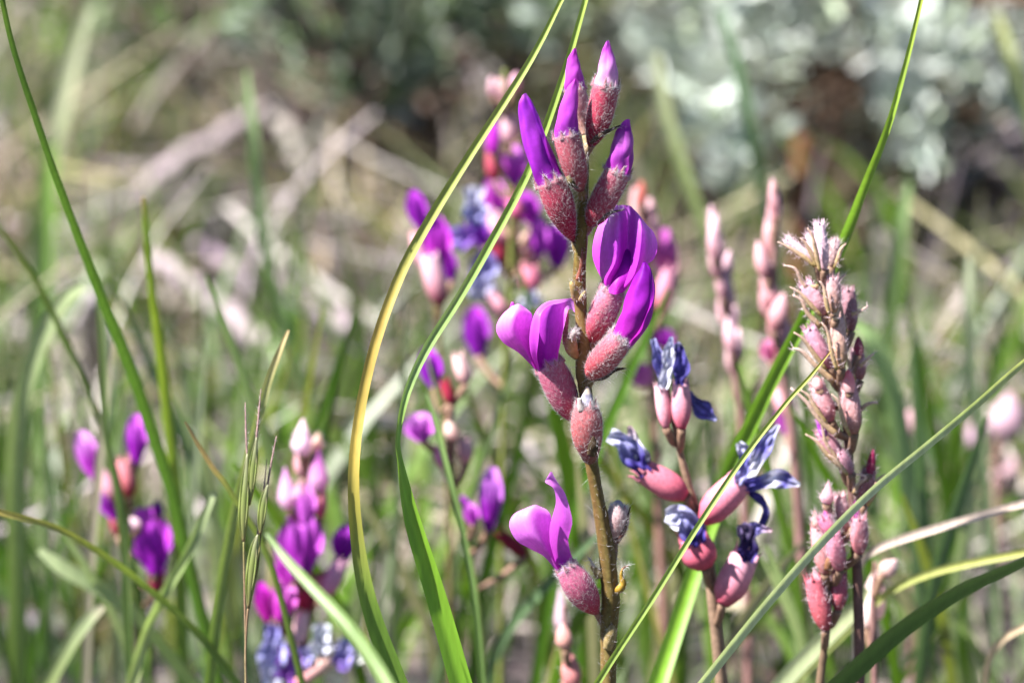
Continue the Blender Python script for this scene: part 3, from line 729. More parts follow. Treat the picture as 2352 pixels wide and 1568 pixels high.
def petal_cols(c0, c1, c2, vein=.10, edge=.12, band=None):
    c0, c1, c2 = map(np.array, (c0, c1, c2))
    def f(U, V):
        a = np.clip(U * 2, 0, 1)[..., None]; b = np.clip(U * 2 - 1, 0, 1)[..., None]
        C = (c0 * (1 - a) + c1 * a) * (1 - b) + c2 * b
        C = C * (1 + vein * np.sin((V - .5) * 60 * (1.1 - .5 * U)) * (1 - U * .3))[..., None]
        e = np.abs(V - .5) * 2
        C = C * (1 + edge * (e ** 6))[..., None]
        if band is not None:
            w = np.exp(-((V - .5) / .16) ** 2)[..., None] * band
            C = C * (1 - w) + np.array(DPU) * w
        return C
    return f

def main_spike():
    stem = [(1347, 330, 4, 1.5), (1346, 348, 6, 1), (1344, 395, 9, .5), (1340, 448, 12, 0), (1336, 511, 14, 0), (1335, 563, 14.6, 0), (1332, 603, 14.3, 0), (1331, 655, 15.5, 0), (1335, 725, 14, 0), (1341, 786, 15.5, 0),
            (1337, 847, 16, 0), (1345, 905, 16, 0), (1353, 990, 16, 0), (1356, 1046, 16, 0), (1360, 1075, 15.3, 0), (1371.6, 1142, 15.3, 0), (1384, 1209, 17, 0), (1394, 1276, 19, 0), (1398, 1327, 20.5, 0), (1402, 1377, 21, 0),
            (1398, 1440, 19.5, 0), (1397, 1478, 19, 0), (1397.5, 1590, 18.5, 0)]
    P, Rr = px_path([(x, y, h, mdd(y) + d) for x, y, h, d in stem], 120)
    P, Rr = to_ground(P, Rr, 12)
    base = P[-1].copy()
    th = thing('flower_spike', 'sharp upright locoweed spike with purple flowers and hairy rose calyces', 'wildflower', base)
    cols = stops([(0, (.38, .28, .12)), (.15, (.22, .20, .04)), (.3, (.20, .13, .035)), (.36, (.36, .26, .09)), (.45, (.22, .17, .045)), (.65, (.20, .15, .045)), (.8, (.22, .17, .05)), (1, (.26, .20, .07))], len(P))
    n = len(P); seg = 16
    Rr = Rr * (1 + .03 * np.sin(np.linspace(0, 40, n)) + .025 * rng.normal(0, 1, n))
    mb = MB(); t, sd, fr = frames(P)
    a = np.linspace(0, 2 * math.pi, seg, endpoint=False)
    V = P[:, None, :] + (Rr[:, None] * (1 + .06 * np.cos(5 * a + np.linspace(0, 5, n)[:, None])))[..., None] * (np.cos(a)[None, :, None] * sd[:, None, :] + np.sin(a)[None, :, None] * fr[:, None, :])
    red = .5 + .5 * np.sin(5 * a + np.linspace(0, 5, n)[:, None])
    C = cols[:, None, :] * (1 - .35 * red[..., None]) + np.array([.26, .09, .05]) * (.35 * red[..., None])
    Q = grid_quads(n, seg, True); mb.add(V, Q, C)
    st = link('stem', mb.mesh('stem', M_STEM, base), th)
    hb = MB(); up = nrm(P[0] - P[-1])
    hairs(hb, V.reshape(-1, 3), Q, 1500, .0009, .00003, up, WHITE, .75, .35, .4)
    hairs(hb, V.reshape(-1, 3), Q, 330, .0017, .000035, up, WHITE, .3, .9, .35)
    link('hair', hb.mesh('hair', M_HAIR, base), st, kind='stuff')

    def pedicel(pts, tr, par=th, col=(.40, .28, .12), nm='pedicel', off=0.0):
        K = [(x, y, h, mdd(tr(x, y)[1]) + d + off) for x, y, h, d in pts]
        P, Rr = px_path(K, 14, tr); mb = MB(); loft(mb, P, Rr, np.array(col) * rng.uniform(.85, 1.15, (14, 1)), 10)
        o = link(nm, mb.mesh(nm, M_STEM, base), par)
        V, Q, _ = mb.arrays(); hb = MB(); hairs(hb, V, Q, 90, .0008, .000035, nrm(P[-1] - P[0]), WHITE, .7, .5, .5)
        link('hair', hb.mesh('hair', M_HAIR, base), o, kind='stuff')
        return o
    def bract(pts, tr, par, col=(.10, .06, .04), nh=40, off=0.0, hl=.0013):
        K = [(x, y, h, mdd(tr(x, y)[1]) + d + off) for x, y, h, d in pts]
        P, Rr = px_path(K, 16, tr); mb = MB(); loft(mb, P, Rr, stops([(0, np.array(col) * 1.8), (.4, col), (1, col)], 16), 8, .45)
        o = link('bract', mb.mesh('bract', M_STEM, base), par)
        V, Q, _ = mb.arrays(); hb = MB(); hairs(hb, V, Q, nh, hl, .000032, nrm(P[-1] - P[0]), WHITE, .6, .6, .6)
        link('hair', hb.mesh('hair', M_HAIR, base), o, kind='stuff') if par is th else th
        if par is not th:
            mb2 = MB(); mb2.add(*hb.arrays()); h = link('bract_hair', mb2.mesh('bract_hair', M_HAIR, base), par, kind='stuff')
        return o

    # --- bud leaning furthest out, slightly opened at the tip
    c = calyx(th, base, [(608, 1540, 12, 0), (588, 1490, 38, -1), (560, 1420, 72, -2.2), (527, 1330, 102, -3), (492, 1230, 113, -3.2), (460, 1150, 110, -3.2), (436, 1095, 104, -3.2)], C1,
              ((-1, 1.0), (-.25, 1.35), (.45, .9), (.95, .8)), nh=2300)
    corolla(c, base, [(470, 1170, 80, -3.2), (440, 1110, 90, -3.2), (408, 1030, 92, -3.2), (372, 945, 94, -3.2), (330, 820, 88, -3.3), (300, 720, 78, -3.3), (280, 630, 66, -3.4), (262, 560, 56, -3.4), (247, 505, 42, -3.4), (243, 484, 26, -3.4)], C1,
            [(0, MAG), (.25, (.36, .03, .52)), (.6, (.38, .05, .58)), (.85, (.30, .03, .52)), (1, (.50, .14, .62))], seam=.15, ridge=.16)
    pedicel([(608, 1545, 14, 0), (625, 1600, 22, .3), (650, 1650, 26, .6)], C1, c)
    # --- bud in front of the stem tip
    c = calyx(th, base, [(668, 1165, 22, -2), (648, 1120, 58, -2.6), (630, 1050, 84, -3.2), (606, 960, 98, -3.4), (585, 880, 101, -3.4), (563, 800, 97, -3.4), (552, 755, 92, -3.4)], C1,
              ((-1, .9), (-.35, .8), (.4, .8), (1, .9)), [(0, (.2, .08, .06)), (.3, (.32, .08, .09)), (.8, (.42, .12, .15)), (1, (.46, .2, .24))], nh=1700)
    corolla(c, base, [(575, 840, 72, -3.4), (563, 770, 80, -3.4), (560, 700, 79, -3.4), (566, 620, 72, -3.4), (580, 530, 60, -3.4), (598, 450, 43, -3.4), (610, 395, 29, -3.4), (616, 364, 14, -3.4)], C1,
            [(0, (.42, .05, .46)), (.4, (.44, .07, .56)), (.8, (.50, .10, .58)), (1, (.40, .04, .42))], seam=.75, ridge=.05)
    pedicel([(664, 1150, 34, -2), (672, 1185, 36, -1), (680, 1230, 34, 0)], C1, c)
    bract([(565, 1060, 14, -5), (590, 1105, 24, -5.2), (615, 1130, 14, -4.8), (640, 1150, 6, -4)], C1, c, (.12, .09, .04))
    # --- bud behind it
    c = calyx(th, base, [(690, 760, 18, 3), (680, 700, 42, 3.6), (664, 620, 66, 4), (648, 540, 76, 4), (630, 460, 76, 4), (622, 420, 73, 4)], C1,
              ((-1, 1), (-.2, .8), (.5, 1), (1, 1)), [(0, (.45, .32, .2)), (.4, (.50, .30, .26)), (1, (.52, .30, .36))], nh=900)
    corolla(c, base, [(630, 470, 62, 4), (620, 400, 68, 4), (612, 310, 60, 4), (608, 240, 45, 4), (609, 185, 31, 4), (612, 140, 15, 4)], C1,
            [(0, (.42, .05, .46)), (.5, (.50, .10, .58)), (1, (.40, .04, .42))], seam=.8, ridge=.05)
    pedicel([(690, 770, 20, 3), (702, 830, 20, 1.5), (706, 880, 18, .5)], C1, c, (.45, .34, .18))
    # --- topmost bud
    c = calyx(th, base, [(735, 835, 26, -.6), (752, 790, 52, -1.2), (772, 730, 76, -1.6), (793, 650, 94, -1.8), (815, 555, 99, -1.8), (835, 460, 98, -1.8), (848, 395, 93, -1.8)], C1,
              ((-1, 1.15), (-.1, 1.25), (.35, .8), (.95, 1.1)), nh=1900)
    corolla(c, base, [(828, 470, 80, -1.8), (843, 400, 82, -1.8), (853, 330, 78, -1.8), (857, 260, 69, -1.8), (857, 195, 52, -1.8), (856, 145, 36, -1.8), (854, 112, 27, -1.8), (853, 92, 18, -1.8)], C1,
            [(0, (.78, .66, .60)), (.3, (.72, .50, .70)), (.55, (.60, .26, .68)), (.78, (.44, .07, .50)), (1, (.52, .12, .58))], seam=.35, ridge=.1)
    pedicel([(738, 830, 32, -.6), (722, 862, 28, -.2), (706, 900, 22, .4)], C1, c, (.46, .32, .18))
    bract([(735, 820, 14, -2.5), (790, 770, 20, -3), (830, 745, 16, -3), (900, 712, 10, -2.5), (952, 688, 5, -2)], C1, c, (.10, .06, .04), 50)
    # --- bud on the other side
    c = calyx(th, base, [(728, 1420, 24, -.2), (748, 1385, 58, -.8), (780, 1330, 88, -1.4), (820, 1255, 99, -1.6), (862, 1170, 100, -1.6), (905, 1085, 98, -1.6), (934, 1025, 95, -1.6)], C1,
              ((-1, .9), (-.2, .75), (.3, 1.2), (.95, 1.3)), [(0, (.24, .07, .06)), (.25, (.32, .045, .07)), (.7, (.36, .07, .11)), (1, (.44, .14, .2))], nh=2100)
    corolla(c, base, [(905, 1080, 82, -1.6), (925, 1030, 88, -1.6), (948, 950, 90, -1.6), (962, 870, 84, -1.6), (972, 800, 72, -1.6), (980, 740, 56, -1.6), (985, 700, 43, -1.6), (990, 668, 30, -1.6)], C1,
            [(0, MAG), (.35, (.38, .07, .46)), (.6, (.50, .16, .56)), (.8, (.36, .03, .42)), (1, (.50, .08, .54))], seam=.3, ridge=.12)
    pedicel([(736, 1410, 34, -.2), (715, 1440, 34, .2), (695, 1480, 30, .6)], C1, c, (.36, .18, .12))
    bract([(735, 1430, 12, -1), (790, 1390, 16, -2.5), (850, 1345, 13, -3), (920, 1318, 8, -3), (985, 1308, 3, -3)], C1, c, (.16, .10, .09), 60)
    # --- open flower, banner facing the viewer
    c = calyx(th, base, [(98, 1215, 35, 0), (105, 1170, 62, -.4), (130, 1090, 96, -1), (170, 1000, 116, -1.4), (208, 910, 118, -1.6), (245, 830, 113, -1.6), (265, 780, 106, -1.6)], CR,
              ((-1, 1.3), (-.6, .5), (.15, 1.1), (.8, .6)), [(0, (.22, .05, .05)), (.2, (.42, .06, .09)), (.6, (.48, .13, .19)), (1, (.52, .24, .32))], nh=2300)
    hsheet(c, 'banner_petal', base, [
        [(205, 800, -1), (235, 810, -2.5), (285, 815, -3), (330, 810, -2.5), (360, 800, -1)],
        [(180, 705, 1.4), (203, 700, -3.2), (320, 705, -2.0), (430, 690, -4.0), (470, 660, .6)],
        [(122, 585, 3.6), (268, 570, -3.2), (370, 570, .4), (474, 570, -4.2), (556, 565, 2.6)],
        [(93, 490, 4.4), (288, 470, -2.6), (390, 450, 1.8), (492, 470, -4.0), (612, 510, 3.2)],
        [(102, 370, 4.6), (300, 350, -2.2), (395, 320, 2.2), (505, 350, -3.6), (641, 405, 3.8)],
        [(145, 240, 4.6), (303, 230, -1.8), (400, 200, 2.0), (506, 250, -3.0), (612, 300, 4.2)],
        [(222, 125, 4.4), (303, 120, -.8), (390, 105, 1.8), (482, 150, -1.6), (560, 246, 4.2)],
        [(262, 52, 4.2), (306, 66, .8), (370, 66, 2.0), (432, 90, .8), (512, 232, 4.2)]], CR,
        petal_cols(MAG, (.48, .07, .60), (.68, .28, .80), .09, .2, .4), 0, 44, 41, .12)
    hsheet(c, 'wing_petal', base, [
        [(230, 800, -3.4), (285, 815, -4), (345, 800, -3.4)],
        [(225, 705, -2.4), (320, 690, -3.2), (425, 695, -2.6)],
        [(300, 590, -1.2), (370, 570, -1.4), (445, 590, -1.4)],
        [(335, 500, .2), (380, 480, .4), (435, 500, -.2)],
        [(365, 445, 1.2), (385, 435, 1.6), (405, 445, 1.2)]], CR, petal_cols(MAG, (.30, .02, .42), DPU, .05, .05), 0)
    pedicel([(100, 1205, 40, 0), (85, 1250, 36, .3), (55, 1300, 30, .8)], CR, c, (.36, .2, .12))
    # --- dark purple bud in front of the open flower
    c = calyx(th, base, [(80, 1510, 34, -2), (98, 1470, 76, -3), (135, 1420, 106, -4), (190, 1360, 119, -5), (250, 1290, 118, -5.6), (305, 1225, 111, -5.8), (335, 1185, 103, -5.8)], CR,
              ((-1, 1.0), (-.3, .45), (.3, .4), (.9, 1.0)), [(0, (.22, .06, .05)), (.2, (.40, .06, .07)), (.7, (.44, .10, .13)), (1, (.50, .2, .26))], nh=2600)
    corolla(c, base, [(330, 1200, 92, -5.8), (368, 1150, 98, -5.8), (415, 1080, 110, -6), (455, 990, 121, -6), (485, 890, 120, -6), (508, 790, 104, -6), (526, 700, 80, -6), (538, 625, 52, -5.9), (534, 575, 30, -5.8), (526, 545, 12, -5.8)], CR,
            [(0, MAG), (.25, (.44, .03, .46)), (.5, (.34, .02, .46)), (.75, DPU), (1, DPU)], seam=.12, ridge=.14, tipfold=False)
    pedicel([(88, 1495, 40, -2), (70, 1545, 40, -1), (40, 1590, 36, 0)], CR, c, (.34, .24, .12))
    bract([(110, 1520, 26, -3.5), (190, 1500, 30, -4.5), (270, 1455, 18, -5), (330, 1440, 11, -5.4), (372, 1436, 5, -5.4)], CR, c, (.09, .05, .03), 60, hl=.002)
    # --- open flower on the far flank of the stem, reflexed banner
    c = calyx(th, base, [(538, 1292, 14, 1), (520, 1262, 42, .6), (490, 1200, 74, .2), (462, 1130, 88, 0), (432, 1060, 90, -.2), (405, 1005, 84, -.3), (392, 980, 79, -.3)], C2,
              ((-1, .9), (-.1, 1.0), (.5, .55), (1, .8)), [(0, (.32, .06, .09)), (.4, (.46, .1, .17)), (1, (.48, .16, .25))], nh=2100)
    hsheet(c, 'wing_petal', base, [
        [(300, 990, 0), (315, 1000, -1.2), (335, 990, 0)],
        [(218, 908, .2), (258, 895, -1.6), (305, 885, .3)],
        [(130, 850, .4), (200, 815, -2.6), (290, 800, .4)],
        [(91, 775, .4), (180, 740, -2.8), (296, 725, .2)],
        [(120, 700, .6), (200, 675, -2.0), (292, 688, .3)],
        [(180, 643, 1.0), (220, 634, -.4), (262, 658, .6)]], C2, petal_cols(MAG, (.66, .20, .70), (.78, .40, .82), .05, .08), 0, 30, 21, .06)  # paler towards the tip: sunlit look put into the petal colour
    hsheet(c, 'wing_petal', base, [
        [(308, 990, 2), (318, 985, 3), (335, 985, 2)],
        [(232, 900, 3), (262, 890, 4.4), (300, 880, 3)],
        [(150, 830, 3.4), (205, 800, 5.4), (280, 790, 3.4)],
        [(118, 760, 3.2), (190, 730, 5.2), (280, 725, 3)],
        [(150, 690, 2.6), (205, 668, 3.8), (272, 690, 2.4)],
        [(178, 650, 2), (200, 634, 2.2), (250, 655, 1.8)]], C2, petal_cols(MAG, (.46, .07, .54), (.56, .18, .64)), 0, 26, 17)
    K = [(330, 1000, 20, 1), (270, 890, 40, 1.2), (215, 800, 55, 1.2), (190, 720, 42, 1.2), (185, 660, 20, 1.2), (183, 622, 7, 1.2)]
    P2, R2 = px_path([(x, y, h, mdd(C2(x, y)[1]) + d) for x, y, h, d in K], 22, C2)
    mb = MB(); loft(mb, P2, R2, stops([(0, MAG), (.6, PUR), (1, (.5, .1, .5))], 22), 12, .55); link('keel_petal', mb.mesh('keel_petal', M_PETAL, base), c)
    hsheet(c, 'banner_petal', base, [
        [(340, 1020, -1.2), (335, 1018, -.8), (385, 1015, -.4), (420, 1000, -.6), (438, 985, -.6)],
        [(322, 930, -4.2), (292, 925, -3.0), (366, 930, 1.2), (420, 925, .6), (442, 920, -1.8)],
        [(330, 845, -5.6), (280, 840, -3.8), (372, 830, 2.8), (432, 832, 1.0), (460, 830, -2.8)],
        [(338, 755, -6.0), (290, 742, -4.2), (372, 720, 3.2), (445, 740, 1.0), (480, 735, -3.2)],
        [(345, 690, -5.6), (322, 665, -4.2), (392, 645, 2.6), (452, 668, 1.2), (490, 690, -2.6)],
        [(385, 645, -3.4), (375, 622, -2.6), (432, 618, 2.0), (472, 636, 1.4), (497, 668, -.6)],
        [(452, 628, -.4), (442, 609, .2), (490, 610, 2.6), (506, 635, 2.4), (514, 662, 1.6)],
        [(520, 608, 4.0), (522, 600, 4.2), (545, 620, 5), (548, 655, 5), (545, 690, 4.5)]], C2, petal_cols((.44, .02, .46), (.52, .12, .64), (.74, .36, .80), .06, .25, .5), 0, 40, 27, .06)
    pedicel([(534, 1285, 18, 1), (556, 1320, 22, .8), (590, 1360, 24, .4)], C2, c, (.34, .2, .12))
    # --- dried flower before the stem
    c = calyx(th, base, [(622, 1510, 40, -1.5), (618, 1470, 58, -2.4), (611, 1410, 80, -3), (606, 1340, 89, -3.2), (604, 1280, 87, -3.2), (602, 1235, 74, -3.2), (601, 1205, 60, -3.2)], C2,
              ((-.9, 1.3), (-.3, .7), (.4, 1.2), (.9, 1.1)), [(0, (.12, .08, .04)), (.12, (.2, .10, .07)), (.3, (.36, .11, .1)), (1, (.44, .15, .16))], nh=2200)
    K = [(602, 1260, 42, -3.2), (603, 1210, 40, -3.2), (604, 1170, 36, -3.2), (605, 1135, 24, -3.2), (606, 1100, 10, -3.2)]
    P2, R2 = px_path([(x, y, h, mdd(C2(x, y)[1]) + d) for x, y, h, d in K], 20, C2)
    mb = MB(); loft(mb, P2, R2, stops([(0, (.40, .38, .50)), (.5, (.46, .44, .56)), (.68, (.40, .38, .5)), (.78, (.72, .60, .48)), (1, (.74, .62, .52))], 20), 14, .9, .06); link('withered_petal', mb.mesh('withered_petal', M_WILT, base), c)
    K = [(572, 1240, 16, -4.6), (566, 1200, 15, -4.6), (562, 1165, 12, -4.6)]
    P2, R2 = px_path([(x, y, h, mdd(C2(x, y)[1]) + d) for x, y, h, d in K], 10, C2)
    mb = MB(); loft(mb, P2, R2, (.72, .62, .58), 10, .6, .1); link('withered_petal', mb.mesh('withered_petal', M_WILT, base), c)
    bract([(628, 1490, 24, -5.6), (640, 1440, 30, -6.2), (640, 1405, 18, -6.2), (640, 1380, 5, -6.2)], C2, c, (.07, .045, .025), 26, hl=.0016)
    # --- lowest open flower
    c = calyx(th, base, [(728, 1090, 18, -.6), (706, 1062, 48, -1), (670, 1008, 86, -1.5), (625, 940, 106, -1.8), (578, 868, 103, -2), (535, 805, 85, -2), (515, 778, 74, -2)], C3,
              ((-1, .8), (-.1, .8), (.5, .7), (1, .6)), [(0, (.34, .12, .12)), (.25, (.42, .06, .1)), (.6, (.48, .13, .22)), (1, (.46, .16, .28))], nh=1900)
    hsheet(c, 'wing_petal', base, [
        [(445, 800, -1.6), (462, 795, -2.6), (478, 790, -1.6)],
        [(368, 705, -1.2), (405, 690, -3), (440, 665, -1.2)],
        [(270, 650, -.8), (345, 610, -3.6), (420, 585, -.8)],
        [(175, 592, -.6), (285, 535, -3.8), (416, 490, -.6)],
        [(128, 490, -.6), (255, 440, -3.4), (412, 425, -.4)],
        [(160, 412, 0), (270, 378, -2.4), (385, 385, 0)],
        [(255, 365, .6), (305, 350, -.8), (345, 364, .6)]], C3, petal_cols((.50, .06, .50), (.64, .22, .70), (.74, .36, .80), .06, .1), 0, 30, 21, .08)  # lilac lightened to the tip, painting the sunlit part into the colour
    hsheet(c, 'wing_petal', base, [
        [(450, 790, 0), (465, 785, 1), (480, 780, 0)],
        [(380, 690, 1.2), (410, 680, 2.6), (438, 655, 1.2)],
        [(290, 630, 1.6), (350, 600, 3.4), (410, 580, 1.6)],
        [(205, 560, 1.6), (290, 520, 3.6), (400, 480, 1.6)],
        [(175, 480, 1.2), (260, 440, 3), (395, 425, 1.2)],
        [(250, 385, .6), (300, 370, 1.4), (350, 375, .6)]], C3, petal_cols(MAG, (.42, .06, .52), (.5, .14, .6)), 0, 24, 15)
    hsheet(c, 'banner_petal', base, [
        [(462, 800, -1.6), (525, 785, -3.4), (578, 745, -1)],
        [(430, 700, -3.4), (492, 690, -1.0), (548, 682, .8)],
        [(404, 600, -4.2), (482, 585, 0), (530, 592, 1.8)],
        [(404, 500, -4.2), (482, 480, .6), (546, 522, 2)],
        [(425, 420, -3.8), (492, 400, .4), (558, 462, 2)],
        [(446, 330, -3), (488, 320, 0), (542, 380, 1.8)],
        [(430, 240, -2), (465, 240, .4), (508, 272, 1.6)],
        [(382, 202, -1), (430, 192, .8), (468, 212, 1.6)],
        [(374, 186, 0), (402, 160, .8), (432, 152, 1.2)],
        [(406, 128, .8), (413, 122, .9), (420, 126, 1)]], C3, petal_cols((.46, .03, .48), (.54, .15, .64), (.68, .28, .76), .07, .15, .2), 0, 40, 19, .05)
    K = [(500, 800, 30, -1), (460, 730, 26, -.8), (430, 660, 22, -.6), (412, 600, 16, -.4)]
    P2, R2 = px_path([(x, y, h, mdd(C3(x, y)[1]) + d) for x, y, h, d in K], 16, C3)
    mb = MB(); loft(mb, P2, R2, (.34, .02, .40), 10, .7); link('keel_petal', mb.mesh('keel_petal', M_PETAL, base), c)
    pedicel([(720, 1080, 24, -.6), (745, 1120, 26, -.2), (780, 1180, 26, .2)], C3, c, (.40, .22, .16))
    # --- small dry bud on its own stalk
    c = calyx(th, base, [(848, 620, 18, 1), (852, 580, 44, 1), (858, 520, 70, 1), (866, 455, 79, 1), (873, 400, 72, 1), (880, 358, 54, 1)], C3,
              ((-.8, .5), (0, .6), (.7, .7)), [(0, (.14, .09, .05)), (.2, (.34, .22, .18)), (1, (.56, .46, .44))], nh=1300)
    bract([(858, 600, 12, -.2), (905, 540, 12, -.2), (932, 450, 9, 0), (955, 360, 3, .3)], C3, c, (.14, .06, .05), 40)
    K = [(866, 370, 42, 1), (880, 345, 34, 1), (895, 330, 16, 1)]
    P2, R2 = px_path([(x, y, h, mdd(C3(x, y)[1]) + d) for x, y, h, d in K], 10, C3)
    mb = MB(); loft(mb, P2, R2, (.42, .38, .42), 10, .8, .1); link('withered_petal', mb.mesh('withered_petal', M_WILT, base), c)
    pedicel([(850, 610, 20, 1), (846, 680, 22, .6), (830, 760, 26, .2)], C3, c, (.36, .22, .14))
    # --- scars, stubs and small bracts along the stem
    pedicel([(548, 600, 30, -.8), (536, 560, 26, -1.6), (520, 525, 16, -2), (512, 508, 6, -2)], C2, th, (.52, .36, .14), 'node_stub')
    bract([(556, 500, 18, -1.8), (572, 430, 13, -2.2), (576, 370, 9, -2.2), (580, 312, 3, -2)], C2, th, (.30, .10, .07), 50, hl=.0009)
    pedicel([(568, 610, 14, -2.1), (580, 585, 12, -2.6), (596, 560, 6, -2.6)], C2, th, (.46, .34, .16), 'node_stub')
    o = pedicel([(545, 930, 22, -.4), (520, 890, 36, -1.2), (510, 840, 36, -1.6), (515, 800, 26, -1.6)], C2, th, (.56, .36, .16), 'aborted_bud')
    K = [(515, 830, 20, -2.6), (530, 800, 28, -2.8), (540, 780, 18, -2.8)]
    P2, R2 = px_path([(x, y, h, mdd(C2(x, y)[1]) + d) for x, y, h, d in K], 10, C2)
    mb = MB(); loft(mb, P2, R2 * .7, (.62, .52, .46), 10, .9, .15)
    V, Q, _ = mb.arrays(); hairs(mb, V, Q, 260, .0009, .00004, nrm(P2[-1] - P2[0]), WHITE, .6, .6, .9); link('fluff', mb.mesh('fluff', M_HAIR, base), o)
    bract([(482, 860, 14, -1.8), (482, 800, 14, -2), (492, 740, 9, -2.2), (498, 668, 4, -2.2)], C2, th, (.36, .12, .12), 60, hl=.0008)
    pedicel([(745, 830, 36, -.4), (720, 800, 24, -.8), (690, 770, 12, -1)], C3, th, (.56, .40, .18), 'node_stub')
    bract([(715, 790, 10, -1), (690, 740, 8, -1), (665, 708, 3, -1)], C3, th, (.6, .55, .5), 60)
    o = pedicel([(840, 940, 14, -.4), (875, 930, 28, -1), (905, 890, 24, -1), (892, 830, 12, -1), (900, 785, 5, -1)], C3, th, (.42, .25, .03), 'bract')
    bract([(895, 800, 5, -1), (915, 775, 4, -1), (945, 765, 2, -1)], C3, th, (.34, .08, .04), 40, hl=.0012)
    pedicel([(800, 1330, 30, -1.2), (812, 1270, 40, -1.6), (826, 1210, 34, -1.8), (828, 1170, 12, -1.8)], C3, th, (.46, .34, .15), 'node_stub')
main_spike()

# ------------------------------------------------------------------ the other spikes
ROSE = (.50, .10, .15); RPINK = (.62, .26, .32); PPINK = (.74, .50, .52); DRED = (.24, .025, .05); CREAM = (.74, .64, .52); MAUV = (.48, .34, .36); TANP = (.58, .42, .36)
BLUE = (.14, .12, .48); DBLUE = (.035, .025, .17); PBLUE = (.46, .46, .80); WBLUE = (.74, .74, .86); VIO = (.40, .10, .62); OLV = (.34, .32, .10); BRN = (.30, .17, .13)

